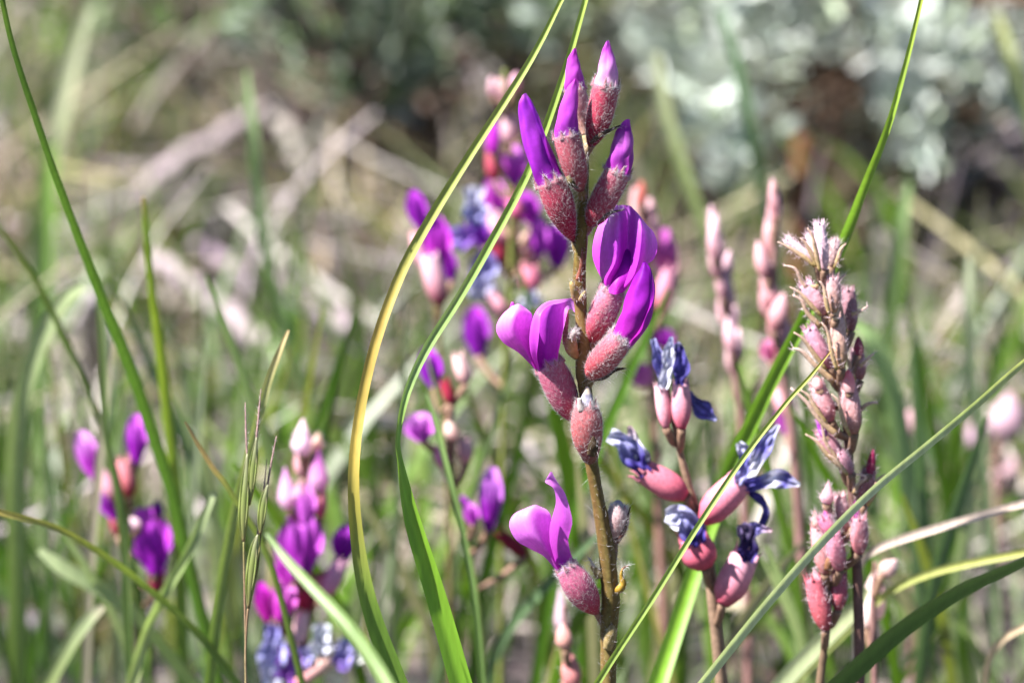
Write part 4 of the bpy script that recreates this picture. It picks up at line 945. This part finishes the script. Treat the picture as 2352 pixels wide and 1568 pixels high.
class Spike:
    def __init__(s, label, stem, dd, tr=CV, col=(.34, .22, .13), group='flower spikes around the sharp one', jit=4.0, name='flower_spike', yref=None, cat='wildflower'):
        s.tr = tr; s.dd = dd; s.jit = jit
        s.yref = tr(*stem[0][:2])[1] if yref is None else yref
        P, Rr = px_path([(x, y, h, s.d(x, y)) for x, y, h in stem], 50, tr)
        P, Rr = to_ground(P, Rr, 10)
        s.base = P[-1].copy()
        s.th = thing(name, label, cat, s.base, group)
        mb = MB(); loft(mb, P, Rr * (1 + rng.normal(0, .03, len(Rr))), np.array(col) * rng.uniform(.85, 1.15, (len(P), 1)), 10, 1, .04)
        link('stem', mb.mesh('stem', M_STEM, s.base), s.th)
        s.P = P
    def d(s, x, y, extra=0.0):
        return s.dd + .0133 * (s.tr(x, y)[1] - s.yref) * (1 + s.dd / 500) + extra
    def put(s, name, mb, mat, par=None):
        return link(name, mb.mesh(name, mat, s.base), par or s.th)
    def stalk(s, p, par=None):
        """short pedicel from world point p to the nearest lower point of the stem"""
        h = np.linalg.norm(s.P - (p - np.array([0, 0, .004])), axis=1); q = s.P[np.argmin(h)]
        mb = MB(); P = cr([q, (p + q) / 2 + np.array([0, 0, -.0008]), p], 7)
        loft(mb, P, np.linspace(.0006, .0007, 7), (.36, .22, .15), 6)
        return s.put('pedicel', mb, M_STEM, par)
    def calyx(s, x0, y0, x1, y1, hw, c0, c1, ex=None, hair=0, bend=0, teeth=True, stalk=True):
        ex = rng.uniform(-s.jit, s.jit) if ex is None else ex
        n = 16; f = np.linspace(0, 1, 6); prof = [.4, .84, 1, 1, .93, .82]
        px, py = -(y1 - y0), (x1 - x0)
        pts = [(x0 + (x1 - x0) * t + px * bend * t * (1 - t), y0 + (y1 - y0) * t + py * bend * t * (1 - t), hw * p, s.d(x0, y0, ex)) for t, p in zip(f, prof)]
        P, Rr = px_path(pts, n, s.tr)
        mb = MB(); loft(mb, P, Rr, stops([(0, c0), (.45, (np.array(c0) + np.array(c1)) / 2), (1, c1)], n), 14, .92, .02)
        V, Q, _ = mb.arrays()
        t, sd, fr = frames(P); R = Rr[-1]
        if teeth:
            for a in np.linspace(0, 2 * math.pi, 5, endpoint=False) + .4:
                o = sd[-1] * math.cos(a) + fr[-1] * math.sin(a)
                c = P[-1] + o * R * .92
                q = cr([c - t[-1] * R * .3, c + t[-1] * R * .4, c + t[-1] * R * .9 + o * R * .2], 6)
                loft(mb, q, np.array([.25, .2, .15, .1, .06, .02]) * R, np.array(c1) * .75, 6, .5)
        if hair:
            hairs(mb, V, Q, hair, .0011, .00005, nrm(P[-1] - P[0]), WHITE * .95, .8, .5, .45)
        o = s.put('calyx', mb, M_CALYX)
        if stalk: s.stalk(P[0], o)
        return o
    def bud(s, x0, y0, x1, y1, hw, c0, c1, ex=None, par=None, prof=(.7, .96, 1, .88, .62, .2), ratio=.85, name='bud', mat=None, hair=0):
        ex = rng.uniform(-s.jit, s.jit) if ex is None else ex
        n = 20; f = np.linspace(0, 1, len(prof))
        pts = [(x0 + (x1 - x0) * t, y0 + (y1 - y0) * t, hw * p, s.d(x0, y0, ex)) for t, p in zip(f, prof)]
        P, Rr = px_path(pts, n, s.tr)
        mb = MB(); loft(mb, P, Rr, stops([(0, c0), (1, c1)], n), 14, ratio, .05)
        if hair:
            V, Q, _ = mb.arrays(); hairs(mb, V, Q, hair, .0011, .00005, nrm(P[-1] - P[0]), WHITE * .95, .8, .5, .45)
        o = s.put(name, mb, mat or M_PETAL, par)
        if par is None: s.stalk(P[0], o)
        return o
    def flower(s, x0, y0, x1, y1, hw, c0, c1, ex=None, par=None):
        """open flower: cupped banner, two wings, keel"""
        ex = rng.uniform(-s.jit, s.jit) if ex is None else ex
        ax, ay = x1 - x0, y1 - y0; L = math.hypot(ax, ay); sx, sy = -ay / L, ax / L
        k = s.tr(0, 0)[2] * VPX * 1000 * (S + s.dd * .001) / S       # mm per unit
        D = s.d(x0, y0, ex)
        def rows(prof, lean, cup, lo, hi, depth):
            r = []
            for t, p in zip(np.linspace(lo, hi, len(prof)), prof):
                w = hw * p; cx = x0 + ax * t + sx * hw * lean * t; cy = y0 + ay * t + sy * hw * lean * t
                r.append([(cx - sx * w, cy - sy * w, D + depth * t - cup * w * k), (cx - sx * w * .45, cy - sy * w * .45, D + depth * t), (cx, cy, D + depth * t + cup * w * k * .3), (cx + sx * w * .45, cy + sy * w * .45, D + depth * t), (cx + sx * w, cy + sy * w, D + depth * t - cup * w * k)])
            return r
        m = MB(); sheet(m, rows([.3, .7, 1, 1.05, .85, .4], 0, .5, 0, 1, 3 * hw * k * .4), s.tr, 18, 13, petal_cols(c0, (np.array(c0) + np.array(c1)) / 2, c1), .05)
        o = s.put('banner_petal', m, M_PETAL, par)
        for q in (-1, 1):
            m = MB(); sheet(m, rows([.2, .4, .5, .45, .2], .45 * q, -.6, 0, .8, -2.2 * hw * k * .5), s.tr, 14, 9, petal_cols(c0, c0, np.array(c1) * .85), .03)
            s.put('wing_petal', m, M_PETAL, o if par is None else par)
        m = MB(); P, Rr = px_path([(x0 + ax * t, y0 + ay * t, hw * p, D - hw * k * .3 * t) for t, p in ((0, .2), (.3, .34), (.55, .28), (.68, .08))], 12, s.tr)
        loft(m, P, Rr, np.array(c0) * .8, 10); s.put('keel_petal', m, M_PETAL, o if par is None else par)
        if par is None: s.stalk(P[0], o)
        return o
    def wilt(s, pts, cs, ex=0.0, par=None, ruf=.5):
        """withered petal: a crumpled, rolled strip"""
        K = [(x, y, h, s.d(x, y, ex)) for x, y, h in pts]
        n = 26; P, Rr = px_path(K, n, s.tr)
        t, sd, fr = frames(P); nv = 11; v = np.linspace(-1, 1, nv); u = np.linspace(0, 1, n)[:, None]
        ph = rng.uniform(0, 6, 3)
        z = ruf * (np.abs(v)[None, :] ** 1.5 - .5 + .45 * np.sin(7 * u * 2 + 4 * v[None, :] + ph[0]) + .3 * np.sin(17 * u + ph[1] - 5 * v[None, :]))
        w = v[None, :] * (1 + .2 * np.sin(11 * u + ph[2]))
        V = P[:, None, :] + Rr[:, None, None] * (w[..., None] * sd[:, None, :] + z[..., None] * fr[:, None, :])
        C = np.repeat(stops(cs, n)[:, None, :], nv, 1) * (1 + .35 * np.sin(9 * v + 6 * u + ph[1]))[..., None]
        m = MB(); m.add(V, grid_quads(n, nv), C)
        return s.put('withered_petal', m, M_WILT, par)
    def bract(s, pts, col, tip=None, ex=0.0, hair=30):
        P, Rr = px_path([(x, y, h, s.d(x, y, ex)) for x, y, h in pts], 14, s.tr)
        mb = MB(); loft(mb, P, Rr, stops([(0, col), (1, tip if tip is not None else col)], 14), 8, .4)
        if hair:
            V, Q, _ = mb.arrays(); hairs(mb, V, Q, hair, .0012, .000045, nrm(P[-1] - P[0]), WHITE, .7, .6, .5)
        return s.put('bract', mb, M_CALYX)

# --- withered spike with rose calyces and shrivelled blue petals
d = Spike('spike of smooth rose calyces with shrivelled dark blue petals beside the sharp spike', [(338, 250, 8), (345, 330, 10), (370, 480, 14), (400, 620, 16), (440, 780, 19), (485, 930, 21), (530, 1100, 24), (560, 1300, 30), (590, 1590, 32)], 42, CD, (.38, .25, .17), jit=2, group=None)
c = d.calyx(337, 528, 308, 325, 36, RPINK, (.78, .58, .60), -2)
d.wilt([(312, 335, 20), (318, 270, 26), (296, 170, 30), (272, 92, 14)], [(0, WBLUE), (.5, BLUE), (1, PBLUE)], -2, c)
d.wilt([(318, 330, 22), (345, 230, 34), (352, 150, 26), (362, 82, 10)], [(0, WBLUE), (.6, WBLUE), (1, PBLUE)], -3, c)
c = d.calyx(415, 532, 408, 312, 48, ROSE, (.78, .52, .58), -3)
d.wilt([(400, 318, 26), (410, 240, 36), (405, 160, 30), (385, 112, 14)], [(0, DBLUE), (.5, BLUE), (.8, DBLUE), (1, PBLUE)], -3.5, c)
d.wilt([(432, 350, 14), (470, 390, 28), (520, 440, 42), (582, 490, 12)], [(0, BLUE), (.4, (.1, .1, .3)), (.8, BLUE), (1, PBLUE)], -1, c)
c = d.calyx(435, 862, 222, 735, 70, ROSE, RPINK, -3)
d.wilt([(240, 752, 34), (190, 690, 48), (130, 600, 52), (58, 560, 30)], [(0, DBLUE), (.35, (.07, .05, .3)), (.7, PBLUE), (1, WBLUE)], -4, c)
d.wilt([(240, 740, 24), (215, 660, 34), (180, 580, 24), (155, 518, 10)], [(0, DBLUE), (.5, WBLUE), (1, PPINK)], -3, c)
c = d.calyx(512, 985, 700, 790, 78, ROSE, (.74, .36, .44), -3)
d.wilt([(690, 805, 24), (712, 720, 32), (720, 650, 30), (690, 600, 20)], [(0, PBLUE), (.5, BLUE), (1, WBLUE)], -4, c)
d.wilt([(700, 800, 20), (765, 710, 40), (820, 610, 34), (888, 512, 10)], [(0, WBLUE), (.35, WBLUE), (.6, BLUE), (.85, PBLUE), (1, WBLUE)], -2, c)
d.wilt([(705, 805, 24), (780, 800, 34), (880, 775, 46), (992, 806, 10)], [(0, DBLUE), (.4, BLUE), (.6, WBLUE), (.8, BLUE), (1, WBLUE)], -3, c)
d.wilt([(740, 838, 14), (800, 880, 20), (825, 940, 16), (790, 1040, 14)], [(0, DBLUE), (.6, BLUE), (1, DBLUE)], -1, c, .8)
c = d.calyx(528, 1218, 470, 1062, 86, ROSE, (.64, .2, .26), -5)
d.wilt([(505, 1100, 40), (470, 1040, 56), (420, 955, 56), (335, 960, 30)], [(0, DBLUE), (.3, (.07, .05, .28)), (.65, PBLUE), (1, WBLUE)], -7, c)
d.wilt([(485, 1095, 30), (440, 1000, 40), (380, 990, 30), (330, 975, 12)], [(0, DBLUE), (.6, WBLUE), (1, WBLUE)], -5, c)
c = d.calyx(612, 1390, 722, 1160, 80, ROSE, (.80, .52, .60), -4)
d.wilt([(738, 1185, 34), (738, 1120, 46), (730, 1050, 44), (700, 1000, 22)], [(0, DBLUE), (.5, (.03, .02, .08)), (1, (.2, .15, .3))], -5, c)
d.wilt([(745, 1090, 24), (760, 1030, 34), (800, 1020, 24), (858, 1030, 8)], [(0, (.03, .02, .09)), (.6, (.2, .18, .5)), (1, PPINK)], -4, c)

# --- pale hairy bud spike with long bracts
HCR = (.78, .70, .66); HMV = (.56, .42, .44)
e = Spike('tall pale hairy spike of unopened buds with curling bracts', [(335, 250, 8), (350, 400, 12), (385, 600, 16), (420, 850, 18), (455, 1050, 20), (485, 1200, 22), (510, 1400, 24), (535, 1640, 26), (560, 2000, 30), (580, 2300, 32), (590, 2560, 34), (600, 3000, 34)], 26, C5, (.26, .14, .12), jit=3, group=None)
E = [(330, 340, 120, 168, 34, (.62, .5, .44), (.86, .80, .82), -3), (345, 340, 268, 140, 34, (.66, .56, .48), (.86, .80, .80), -4), (370, 370, 335, 64, 46, (.55, .42, .42), (.80, .72, .78), -5), (415, 350, 440, 180, 40, (.40, .32, .26), (.52, .44, .42), 0),
     (372, 660, 245, 460, 60, (.48, .34, .28), (.70, .60, .62), -4), (430, 650, 425, 420, 52, (.46, .40, .18), (.62, .52, .46), -6), (545, 770, 525, 500, 56, (.30, .2, .18), (.40, .3, .3), 2), (480, 1015, 450, 680, 58, (.50, .44, .16), (.70, .64, .50), -6),
     (405, 1010, 270, 750, 60, (.40, .17, .18), (.66, .50, .56), -2), (600, 1090, 580, 900, 54, (.36, .22, .18), (.46, .34, .32), 2), (410, 1360, 325, 1130, 66, (.46, .22, .22), (.72, .56, .50), -3), (565, 1440, 530, 1150, 68, (.40, .28, .18), (.68, .52, .46), -5),
     (485, 1640, 350, 1420, 62, (.36, .2, .2), (.54, .38, .4), -2), (630, 1900, 660, 1680, 60, (.34, .2, .16), (.44, .28, .26), -1), (545, 1700, 470, 1560, 44, (.44, .28, .28), (.6, .44, .46), -4)]
for x0, y0, x1, y1, hw, c0, c1, ex in E:
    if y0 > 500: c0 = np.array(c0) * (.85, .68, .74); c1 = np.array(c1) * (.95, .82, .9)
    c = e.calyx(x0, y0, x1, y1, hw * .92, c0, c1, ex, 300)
    dx, dy = x1 - x0, y1 - y0; L = math.hypot(dx, dy); dx /= L; dy /= L
    e.bract([(x0 - dx * 10 - 30, y0 - dy * 10, 10), (x0 + dx * L * .3 - hw * .9, y0 + dy * L * .3, 16), (x0 + dx * L * .75 - hw * 1.15, y0 + dy * L * .75 + 10, 10), (x0 + dx * L - hw * 1.7, y0 + dy * L * .9, 3)] if x1 < x0 or rng.random() < .4 else
            [(x0 - dx * 10 + 20, y0 - dy * 10, 10), (x0 + dx * L * .3 + hw * .9, y0 + dy * L * .3, 16), (x0 + dx * L * .75 + hw * 1.1, y0 + dy * L * .75 + 10, 10), (x0 + dx * L + hw * 1.8, y0 + dy * L * .9, 3)],
            (.42, .38, .12), (.70, .58, .44), ex - 1)
for x0, y0, x1, y1, hw, c0, c1, ex in [(590, 930, 592, 805, 34, (.40, .10, .14), (.36, .06, .12), 2), (533, 1170, 522, 1022, 42, (.74, .58, .50), (.58, .18, .24), -5), (370, 1460, 312, 1290, 26, VIO, (.56, .10, .56), -2), (662, 1700, 690, 1540, 30, (.36, .05, .12), (.34, .03, .10), -1),
                                      (440, 700, 440, 560, 26, (.6, .55, .3), (.7, .62, .5), -6), (330, 1150, 315, 1060, 34, (.76, .60, .52), (.72, .5, .44), -3)]:
    e.bud(x0, y0, x1, y1, hw, c0, c1, ex, None, hair=60)
for pts in ([(330, 480, 16), (240, 470, 14), (180, 365, 10), (100, 338, 4)], [(345, 740, 20), (265, 660, 16), (220, 570, 10), (160, 532, 4)], [(430, 1100, 22), (300, 985, 16), (220, 900, 11), (160, 880, 5)],
            [(455, 1450, 22), (340, 1350, 18), (250, 1230, 12), (148, 1140, 5)], [(590, 1300, 16), (640, 1250, 12), (690, 1236, 8), (722, 1242, 3)], [(545, 660, 16), (600, 640, 10), (655, 604, 4)], [(600, 1000, 14), (650, 950, 9), (695, 912, 4)],
            [(560, 1830, 14), (590, 1770, 12), (640, 1720, 8), (560, 1700, 4)], [(450, 500, 14), (462, 440, 10), (505, 402, 4)], [(470, 1620, 14), (380, 1500, 12), (350, 1380, 7), (300, 1300, 3)]):
    e.bract(pts, (.44, .36, .16), (.76, .66, .54), -4, 50)

# --- shorter rosy bud spike standing against it
f = Spike('short rosy bud spike leaning against the tall pale hairy one', [(400, 520, 10), (395, 700, 16), (385, 900, 18), (372, 1100, 20), (350, 1300, 22), (315, 1600, 26)], 36, C6, (.26, .17, .11), jit=3, group=None)
for x0, y0, x1, y1, hw, c0, c1, ex in [(355, 1245, 275, 930, 62, (.44, .14, .13), (.60, .22, .24), -5), (430, 1120, 440, 900, 52, (.40, .14, .14), (.56, .22, .28), -3), (350, 900, 305, 620, 52, (.46, .28, .22), (.72, .56, .50), -4), (440, 880, 395, 650, 58, (.46, .24, .24), (.58, .34, .40), -6),
                                      (480, 640, 440, 420, 44, (.40, .3, .22), (.72, .62, .56), -2), (390, 660, 340, 560, 46, (.52, .2, .28), (.62, .28, .4), -4), (560, 780, 560, 560, 54, (.44, .24, .22), (.56, .36, .36), -5)]:
    f.calyx(x0, y0, x1, y1, hw, np.array(c0) * (.9, .7, .75), np.array(c1) * (.9, .72, .8), ex, 260)
for x0, y0, x1, y1, hw, c0, c1 in [(285, 990, 282, 870, 40, (.66, .5, .42), (.76, .7, .62)), (372, 610, 350, 450, 40, (.56, .14, .44), (.6, .2, .52)), (545, 600, 535, 430, 42, (.30, .04, .30), (.34, .03, .28)), (300, 620, 285, 510, 36, (.7, .56, .4), (.7, .54, .36)), (360, 470, 370, 330, 50, (.7, .6, .56), (.78, .70, .66))]:
    f.bud(x0, y0, x1, y1, hw * .8, np.array(c0) * (.85, .7, .75), np.array(c1) * (.85, .7, .75), -3, None, (.6, 1, .9, .6, .3, .06), hair=160)
f.bract([(360, 880, 20), (385, 820, 30), (420, 850, 14), (440, 880, 5)], (.20, .11, .05), (.3, .2, .1), -6)

# --- magenta spike behind the seed head
g = Spike('blurred magenta spike with white tip behind the seed head', [(370, 250, 14), (370, 400, 20), (380, 700, 24), (380, 1000, 26), (360, 1250, 26), (340, 1600, 28)], 125, CG, (.34, .18, .14), jit=4, group=None)
for x0, y0, x1, y1, hw, c0, c1, ex in [(340, 300, 350, 105, 56, (.76, .66, .70), (.86, .82, .84), -3), (420, 280, 435, 180, 32, (.70, .58, .44), (.76, .66, .46), 0), (265, 600, 250, 370, 48, (.72, .56, .66), (.66, .40, .70), -2), (435, 500, 435, 265, 54, (.72, .50, .64), (.48, .08, .50), -4), (330, 560, 330, 440, 40, (.66, .5, .6), (.5, .3, .36), -3)]:
    g.bud(x0, y0, x1, y1, hw, c0, c1, ex, None, (.6, 1, .92, .66, .36, .08), hair=150)
for x0, y0, x1, y1, hw, c0, c1, ex in [(350, 430, 350, 300, 52, (.44, .26, .28), (.50, .34, .36), 2), (445, 650, 440, 480, 46, (.5, .12, .16), (.62, .3, .34), 0), (390, 1170, 330, 960, 74, DRED, (.42, .06, .12), -2), (470, 1090, 560, 900, 50, (.60, .2, .32), (.76, .5, .64), -6), (325, 1350, 345, 1180, 42, (.70, .5, .5), (.80, .68, .66), -5), (300, 1580, 490, 1440, 44, (.66, .30, .34), (.74, .6, .46), -7), (480, 1080, 455, 980, 40, ROSE, RPINK, -5)]:
    g.calyx(x0, y0, x1, y1, hw, c0, c1, ex)
for x0, y0, x1, y1, hw, c0, c1, ex in [(360, 700, 370, 470, 56, (.50, .12, .56), (.58, .22, .64), -6), (350, 960, 330, 620, 118, (.40, .04, .48), (.52, .14, .62), -8), (300, 1000, 240, 720, 70, (.50, .06, .52), (.58, .2, .62), -5), (560, 900, 600, 690, 70, DPU, (.30, .04, .42), -3), (160, 1230, 110, 1010, 52, (.44, .02, .36), (.44, .03, .44), -6), (215, 1230, 265, 1000, 72, (.50, .05, .46), (.62, .22, .62), -8), (290, 1020, 220, 880, 56, (.46, .04, .48), (.5, .08, .54), -4)]:
    g.flower(x0, y0, x1, y1, hw, c0, c1, ex)
for pts, cs in [([(180, 1600, 50), (170, 1480, 70), (185, 1350, 66), (180, 1240, 40)], [(0, WBLUE), (.4, PBLUE), (1, (.3, .26, .7))]), ([(240, 1560, 50), (270, 1480, 60), (260, 1400, 50), (240, 1360, 30)], [(0, (.3, .08, .5)), (1, (.36, .16, .6))]), ([(300, 1440, 40), (350, 1420, 56), (400, 1400, 40)], [(0, (.4, .24, .7)), (1, PBLUE)]),
                ([(455, 1420, 44), (450, 1340, 58), (455, 1240, 40)], [(0, WBLUE), (1, (.78, .80, .92))]), ([(530, 1470, 40), (580, 1420, 56), (580, 1320, 30)], [(0, (.22, .1, .5)), (1, PBLUE)]), ([(630, 1460, 20), (660, 1420, 36), (650, 1370, 20)], [(0, (.7, .72, .66)), (1, (.72, .74, .7))])]:
    o = g.wilt(pts, cs, -7)

# --- purple flowers on a slender stem among the green blades
h = Spike('loose spike of violet flowers and red calyx among dark green blades', [(395, 380, 8), (390, 560, 12), (385, 700, 13), (410, 850, 14), (455, 1080, 15), (500, 1300, 16), (530, 1600, 17)], 145, CH, (.14, .2, .05), jit=5, group=None)
h.flower(225, 490, 145, 235, 60, (.46, .05, .54), (.74, .40, .80), -4)
h.calyx(335, 600, 240, 440, 42, RPINK, (.78, .56, .66), -5)
h.flower(335, 700, 235, 520, 54, (.3, .02, .44), (.54, .16, .66), -3)
h.calyx(345, 790, 315, 670, 28, DRED, (.40, .08, .12))
h.flower(440, 410, 440, 145, 56, (.3, .02, .44), (.60, .15, .70), -2)
h.calyx(402, 580, 370, 395, 50, (.36, .03, .05), (.72, .34, .36), -4)
h.flower(550, 990, 480, 640, 108, (.34, .02, .50), (.56, .10, .70), -6)
h.calyx(540, 1085, 552, 940, 46, DRED, (.34, .04, .12), -4)
h.bud(455, 745, 412, 690, 24, (.7, .6, .6), (.84, .76, .74), -9)
h.bud(565, 680, 545, 600, 30, DPU, (.3, .05, .42), -1)

# --- far purple spikes
a1 = Spike('tall blurred spike of violet and blue flowers behind the sharp buds', [(700, -60, 10), (715, 150, 14), (722, 500, 16), (740, 800, 18), (730, 1100, 18), (705, 1568, 19), (690, 2200, 20), (680, 3250, 20)], 175, CA, (.22, .25, .06), jit=7, group=None)
for x0, y0, x1, y1, hw, c0, c1 in [(690, 110, 675, -10, 42, (.5, .34, .32), (.66, .52, .48)), (640, 90, 630, -20, 28, (.46, .3, .3), (.6, .5, .5)), (750, 60, 765, -40, 34, (.5, .3, .34), (.62, .46, .5)), (725, 330, 720, 150, 44, (.6, .4, .42), (.76, .62, .6)), (640, 390, 645, 220, 40, (.4, .04, .4), PUR), (835, 950, 805, 820, 46, (.66, .48, .42), CREAM)]:
    a1.bud(x0, y0, x1, y1, hw, c0, c1)
for x0, y0, x1, y1, hw, c0, c1 in [(645, 540, 638, 385, 42, DRED, (.44, .1, .14)), (705, 900, 640, 700, 62, (.5, .1, .18), (.80, .58, .68)), (690, 980, 650, 880, 40, DRED, DRED), (850, 1130, 830, 1000, 62, (.56, .12, .2), (.70, .30, .38)), (700, 1260, 630, 1150, 50, RPINK, (.74, .48, .52)), (780, 740, 745, 640, 44, (.5, .08, .18), (.62, .2, .36)), (770, 300, 760, 200, 34, (.5, .3, .3), (.66, .46, .46))]:
    a1.calyx(x0, y0, x1, y1, hw, c0, c1)
for x0, y0, x1, y1, hw, c0, c1 in [(755, 560, 745, 350, 72, (.44, .05, .52), (.58, .2, .66)), (660, 720, 630, 520, 64, (.50, .05, .52), (.58, .16, .60)), (860, 780, 800, 600, 60, (.38, .03, .46), (.44, .07, .54)), (880, 960, 890, 730, 50, (.4, .06, .5), (.46, .12, .56)), (985, 1010, 985, 760, 66, (.3, .02, .44), (.44, .06, .56)), (600, 890, 520, 730, 56, (.16, .02, .36), (.24, .06, .5)), (560, 1480, 540, 1210, 70, (.26, .02, .42), (.40, .05, .54))]:
    a1.flower(x0, y0, x1, y1, hw, c0, c1)
for pts, cs in [([(570, 790, 50), (545, 690, 66), (540, 570, 46)], [(0, (.1, .06, .36)), (.4, PBLUE), (1, WBLUE)]), ([(540, 830, 50), (460, 840, 62), (385, 820, 40)], [(0, (.3, .1, .56)), (1, (.28, .26, .62))]), ([(570, 1180, 50), (580, 1060, 74), (610, 920, 50)], [(0, WBLUE), (.5, PBLUE), (1, (.2, .16, .5))]), ([(860, 1220, 50), (830, 1190, 74), (790, 1160, 50)], [(0, PBLUE), (1, WBLUE)])]:
    a1.wilt(pts, cs, -6)

a2 = Spike('blurred violet flower with white and red calyx behind the arching blades', [(250, 700, 10), (290, 1000, 13), (330, 1180, 14), (370, 1568, 15), (400, 2200, 16), (420, 3250, 16)], 165, CA, (.26, .22, .08), jit=5, group=None)
a2.flower(260, 800, 205, 590, 54, (.28, .02, .42), (.38, .05, .5)); a2.flower(345, 1020, 330, 730, 78, (.46, .03, .50), (.44, .06, .54), -4)
a2.calyx(360, 1200, 300, 940, 60, DRED, (.82, .62, .66), -6); a2.calyx(265, 1000, 225, 820, 36, RPINK, PPINK, 4); a2.flower(420, 1080, 390, 900, 40, DPU, (.34, .04, .46), 4)

b1 = Spike('low blurred spike of violet flowers between the two arching blades', [(200, -120, 12), (260, 100, 16), (330, 420, 18), (400, 800, 20), (470, 1100, 21), (560, 1568, 22), (620, 2300, 22)], 125, CB, (.22, .30, .08), jit=5, group=None)
b1.flower(255, 110, 190, -190, 84, (.26, .02, .46), (.42, .06, .58)); b1.calyx(380, 230, 330, 60, 44, DRED, (.34, .03, .06)); b1.calyx(490, 80, 430, -130, 60, (.62, .4, .36), (.76, .62, .56))
b1.flower(170, 500, 130, 290, 118, (.48, .10, .56), (.60, .28, .68), -6); b1.calyx(330, 700, 270, 540, 52, (.56, .18, .34), (.70, .36, .50)); b1.bud(390, 480, 350, 350, 50, CREAM, (.7, .66, .5)); b1.calyx(490, 660, 470, 480, 56, (.56, .3, .3), (.66, .5, .5))
b1.flower(650, 1160, 680, 690, 84, (.26, .02, .38), (.56, .24, .70), -4); b1.flower(545, 1110, 505, 950, 58, (.44, .05, .52), (.56, .18, .62), -7); b1.flower(480, 1020, 440, 900, 44, DPU, (.42, .07, .54)); b1.calyx(930, 1340, 740, 1180, 56, (.16, .015, .03), (.26, .025, .05), 2)

a4 = Spike('blurred pinkish bud spike just behind the open banner', [(1478, 430, 5), (1485, 560, 8), (1495, 760, 9), (1505, 1000, 10), (1520, 1300, 11), (1530, 1590, 11)], 190, CV, (.40, .22, .18), jit=5, group=None)
for x0, y0, x1, y1, hw, c0, c1 in [(1470, 520, 1458, 430, 17, (.55, .36, .32), (.72, .56, .52)), (1500, 560, 1492, 455, 20, (.6, .4, .38), (.78, .62, .6)), (1470, 470, 1474, 415, 12, (.5, .2, .15), (.56, .22, .16))]: a4.bud(x0, y0, x1, y1, hw, c0, c1)
a4.flower(1535, 670, 1522, 525, 28, (.5, .12, .3), (.52, .14, .5)); a4.calyx(1520, 720, 1535, 620, 24, (.5, .1, .16), (.72, .4, .5)); a4.flower(1440, 850, 1500, 870, 28, (.5, .12, .4), (.6, .24, .5)); a4.flower(1535, 800, 1515, 755, 24, PUR, (.48, .1, .56))

def pale_spike(label, stem, buds, dd):
    s = Spike(label, stem, dd, CV, (.40, .22, .20), jit=5, group=None)
    for x0, y0, x1, y1, hw, c0, c1 in buds: s.bud(x0, y0, x1, y1, hw * 1.15, c0, c1, None, None, (.45, .9, 1, .86, .55, .12), .85, 'bud', M_CALYX, 60)
    return s
def stack_buds(pts, hw, c0, c1, k):
    out = []; P = cr(pts, k)
    for i, (x, y) in enumerate(P):
        sd = (1 if i % 2 else -1) * rng.uniform(.5, 1.6); w = hw * (.62 + .3 * i / k) * rng.uniform(.8, 1.2)
        w *= .72
        out.append((x, y + 46, x + sd * w * .9, y - 40, w, np.array(c0) * rng.uniform(.9, 1.1), np.array(c1) * rng.uniform(.92, 1.06)))
    return out
pale_spike('blurred whitish pink bud spike under the sagebrush hollow', [(1640, 480, 5), (1650, 600, 8), (1680, 800, 9), (1705, 1000, 10), (1715, 1300, 11), (1720, 1590, 11)], stack_buds([(1638, 510), (1645, 570), (1660, 640), (1680, 740), (1690, 820)], 25, (.34, .17, .18), (.84, .70, .74), 13), 165)
s = pale_spike('blurred pinkish tan bud spike beside the whitish one', [(1780, 420, 5), (1778, 600, 8), (1790, 800, 9), (1820, 1000, 11), (1842, 1300, 13), (1850, 1590, 13)], stack_buds([(1782, 450), (1772, 530), (1760, 620), (1775, 700), (1800, 800)], 26, (.30, .13, .13), (.76, .56, .56), 15), 140)
s.flower(1810, 1000, 1800, 920, 24, (.46, .1, .46), (.54, .16, .6)); s.calyx(1815, 960, 1790, 890, 24, RPINK, PPINK); s.flower(1770, 830, 1760, 780, 20, (.6, .2, .36), (.66, .3, .46))
s = pale_spike('small salmon bud spike below the lowest open flower', [(1296, 1390, 4), (1302, 1480, 6), (1310, 1600, 7)], [(1300, 1490, 1290, 1430, 17, (.5, .3, .22), (.66, .42, .36)), (1318, 1580, 1305, 1490, 20, (.46, .2, .18), (.64, .34, .3)), (1300, 1620, 1325, 1530, 20, (.46, .2, .16), (.62, .36, .28))], 85)
s.bud(1292, 1450, 1286, 1350, 17, (.50, .42, .42), (.62, .58, .60), 30, None, (.5, 1, .9, .66, .4, .1), hair=120)
s = pale_spike('whitish faded flower behind the tall pale spike', [(2010, 1290, 4), (2005, 1400, 7), (2010, 1600, 8)], [(2025, 1320, 2060, 1285, 18, (.56, .4, .3), (.7, .6, .56))], 85)
s.bud(2008, 1420, 2012, 1310, 26, (.66, .64, .52), (.74, .70, .62)); s.bud(1990, 1440, 2000, 1370, 20, (.66, .64, .52), (.74, .72, .66))
s = pale_spike('single pale pink far bud beyond the striped stalk', [(2085, 1000, 4), (2090, 1200, 7), (2095, 1600, 8)], [(2080, 1010, 2092, 940, 21, (.5, .32, .34), (.6, .46, .46))], 230)
s = pale_spike('far pale lilac flower head beyond the striped stalk', [(2290, 960, 5), (2290, 1200, 8), (2295, 1600, 9)], [(2250, 1030, 2240, 960, 24, (.4, .3, .38), (.5, .42, .48)), (2310, 1010, 2320, 900, 34, (.42, .32, .36), (.56, .46, .50)), (2290, 1130, 2330, 1050, 34, (.4, .3, .3), (.54, .44, .44))], 330)
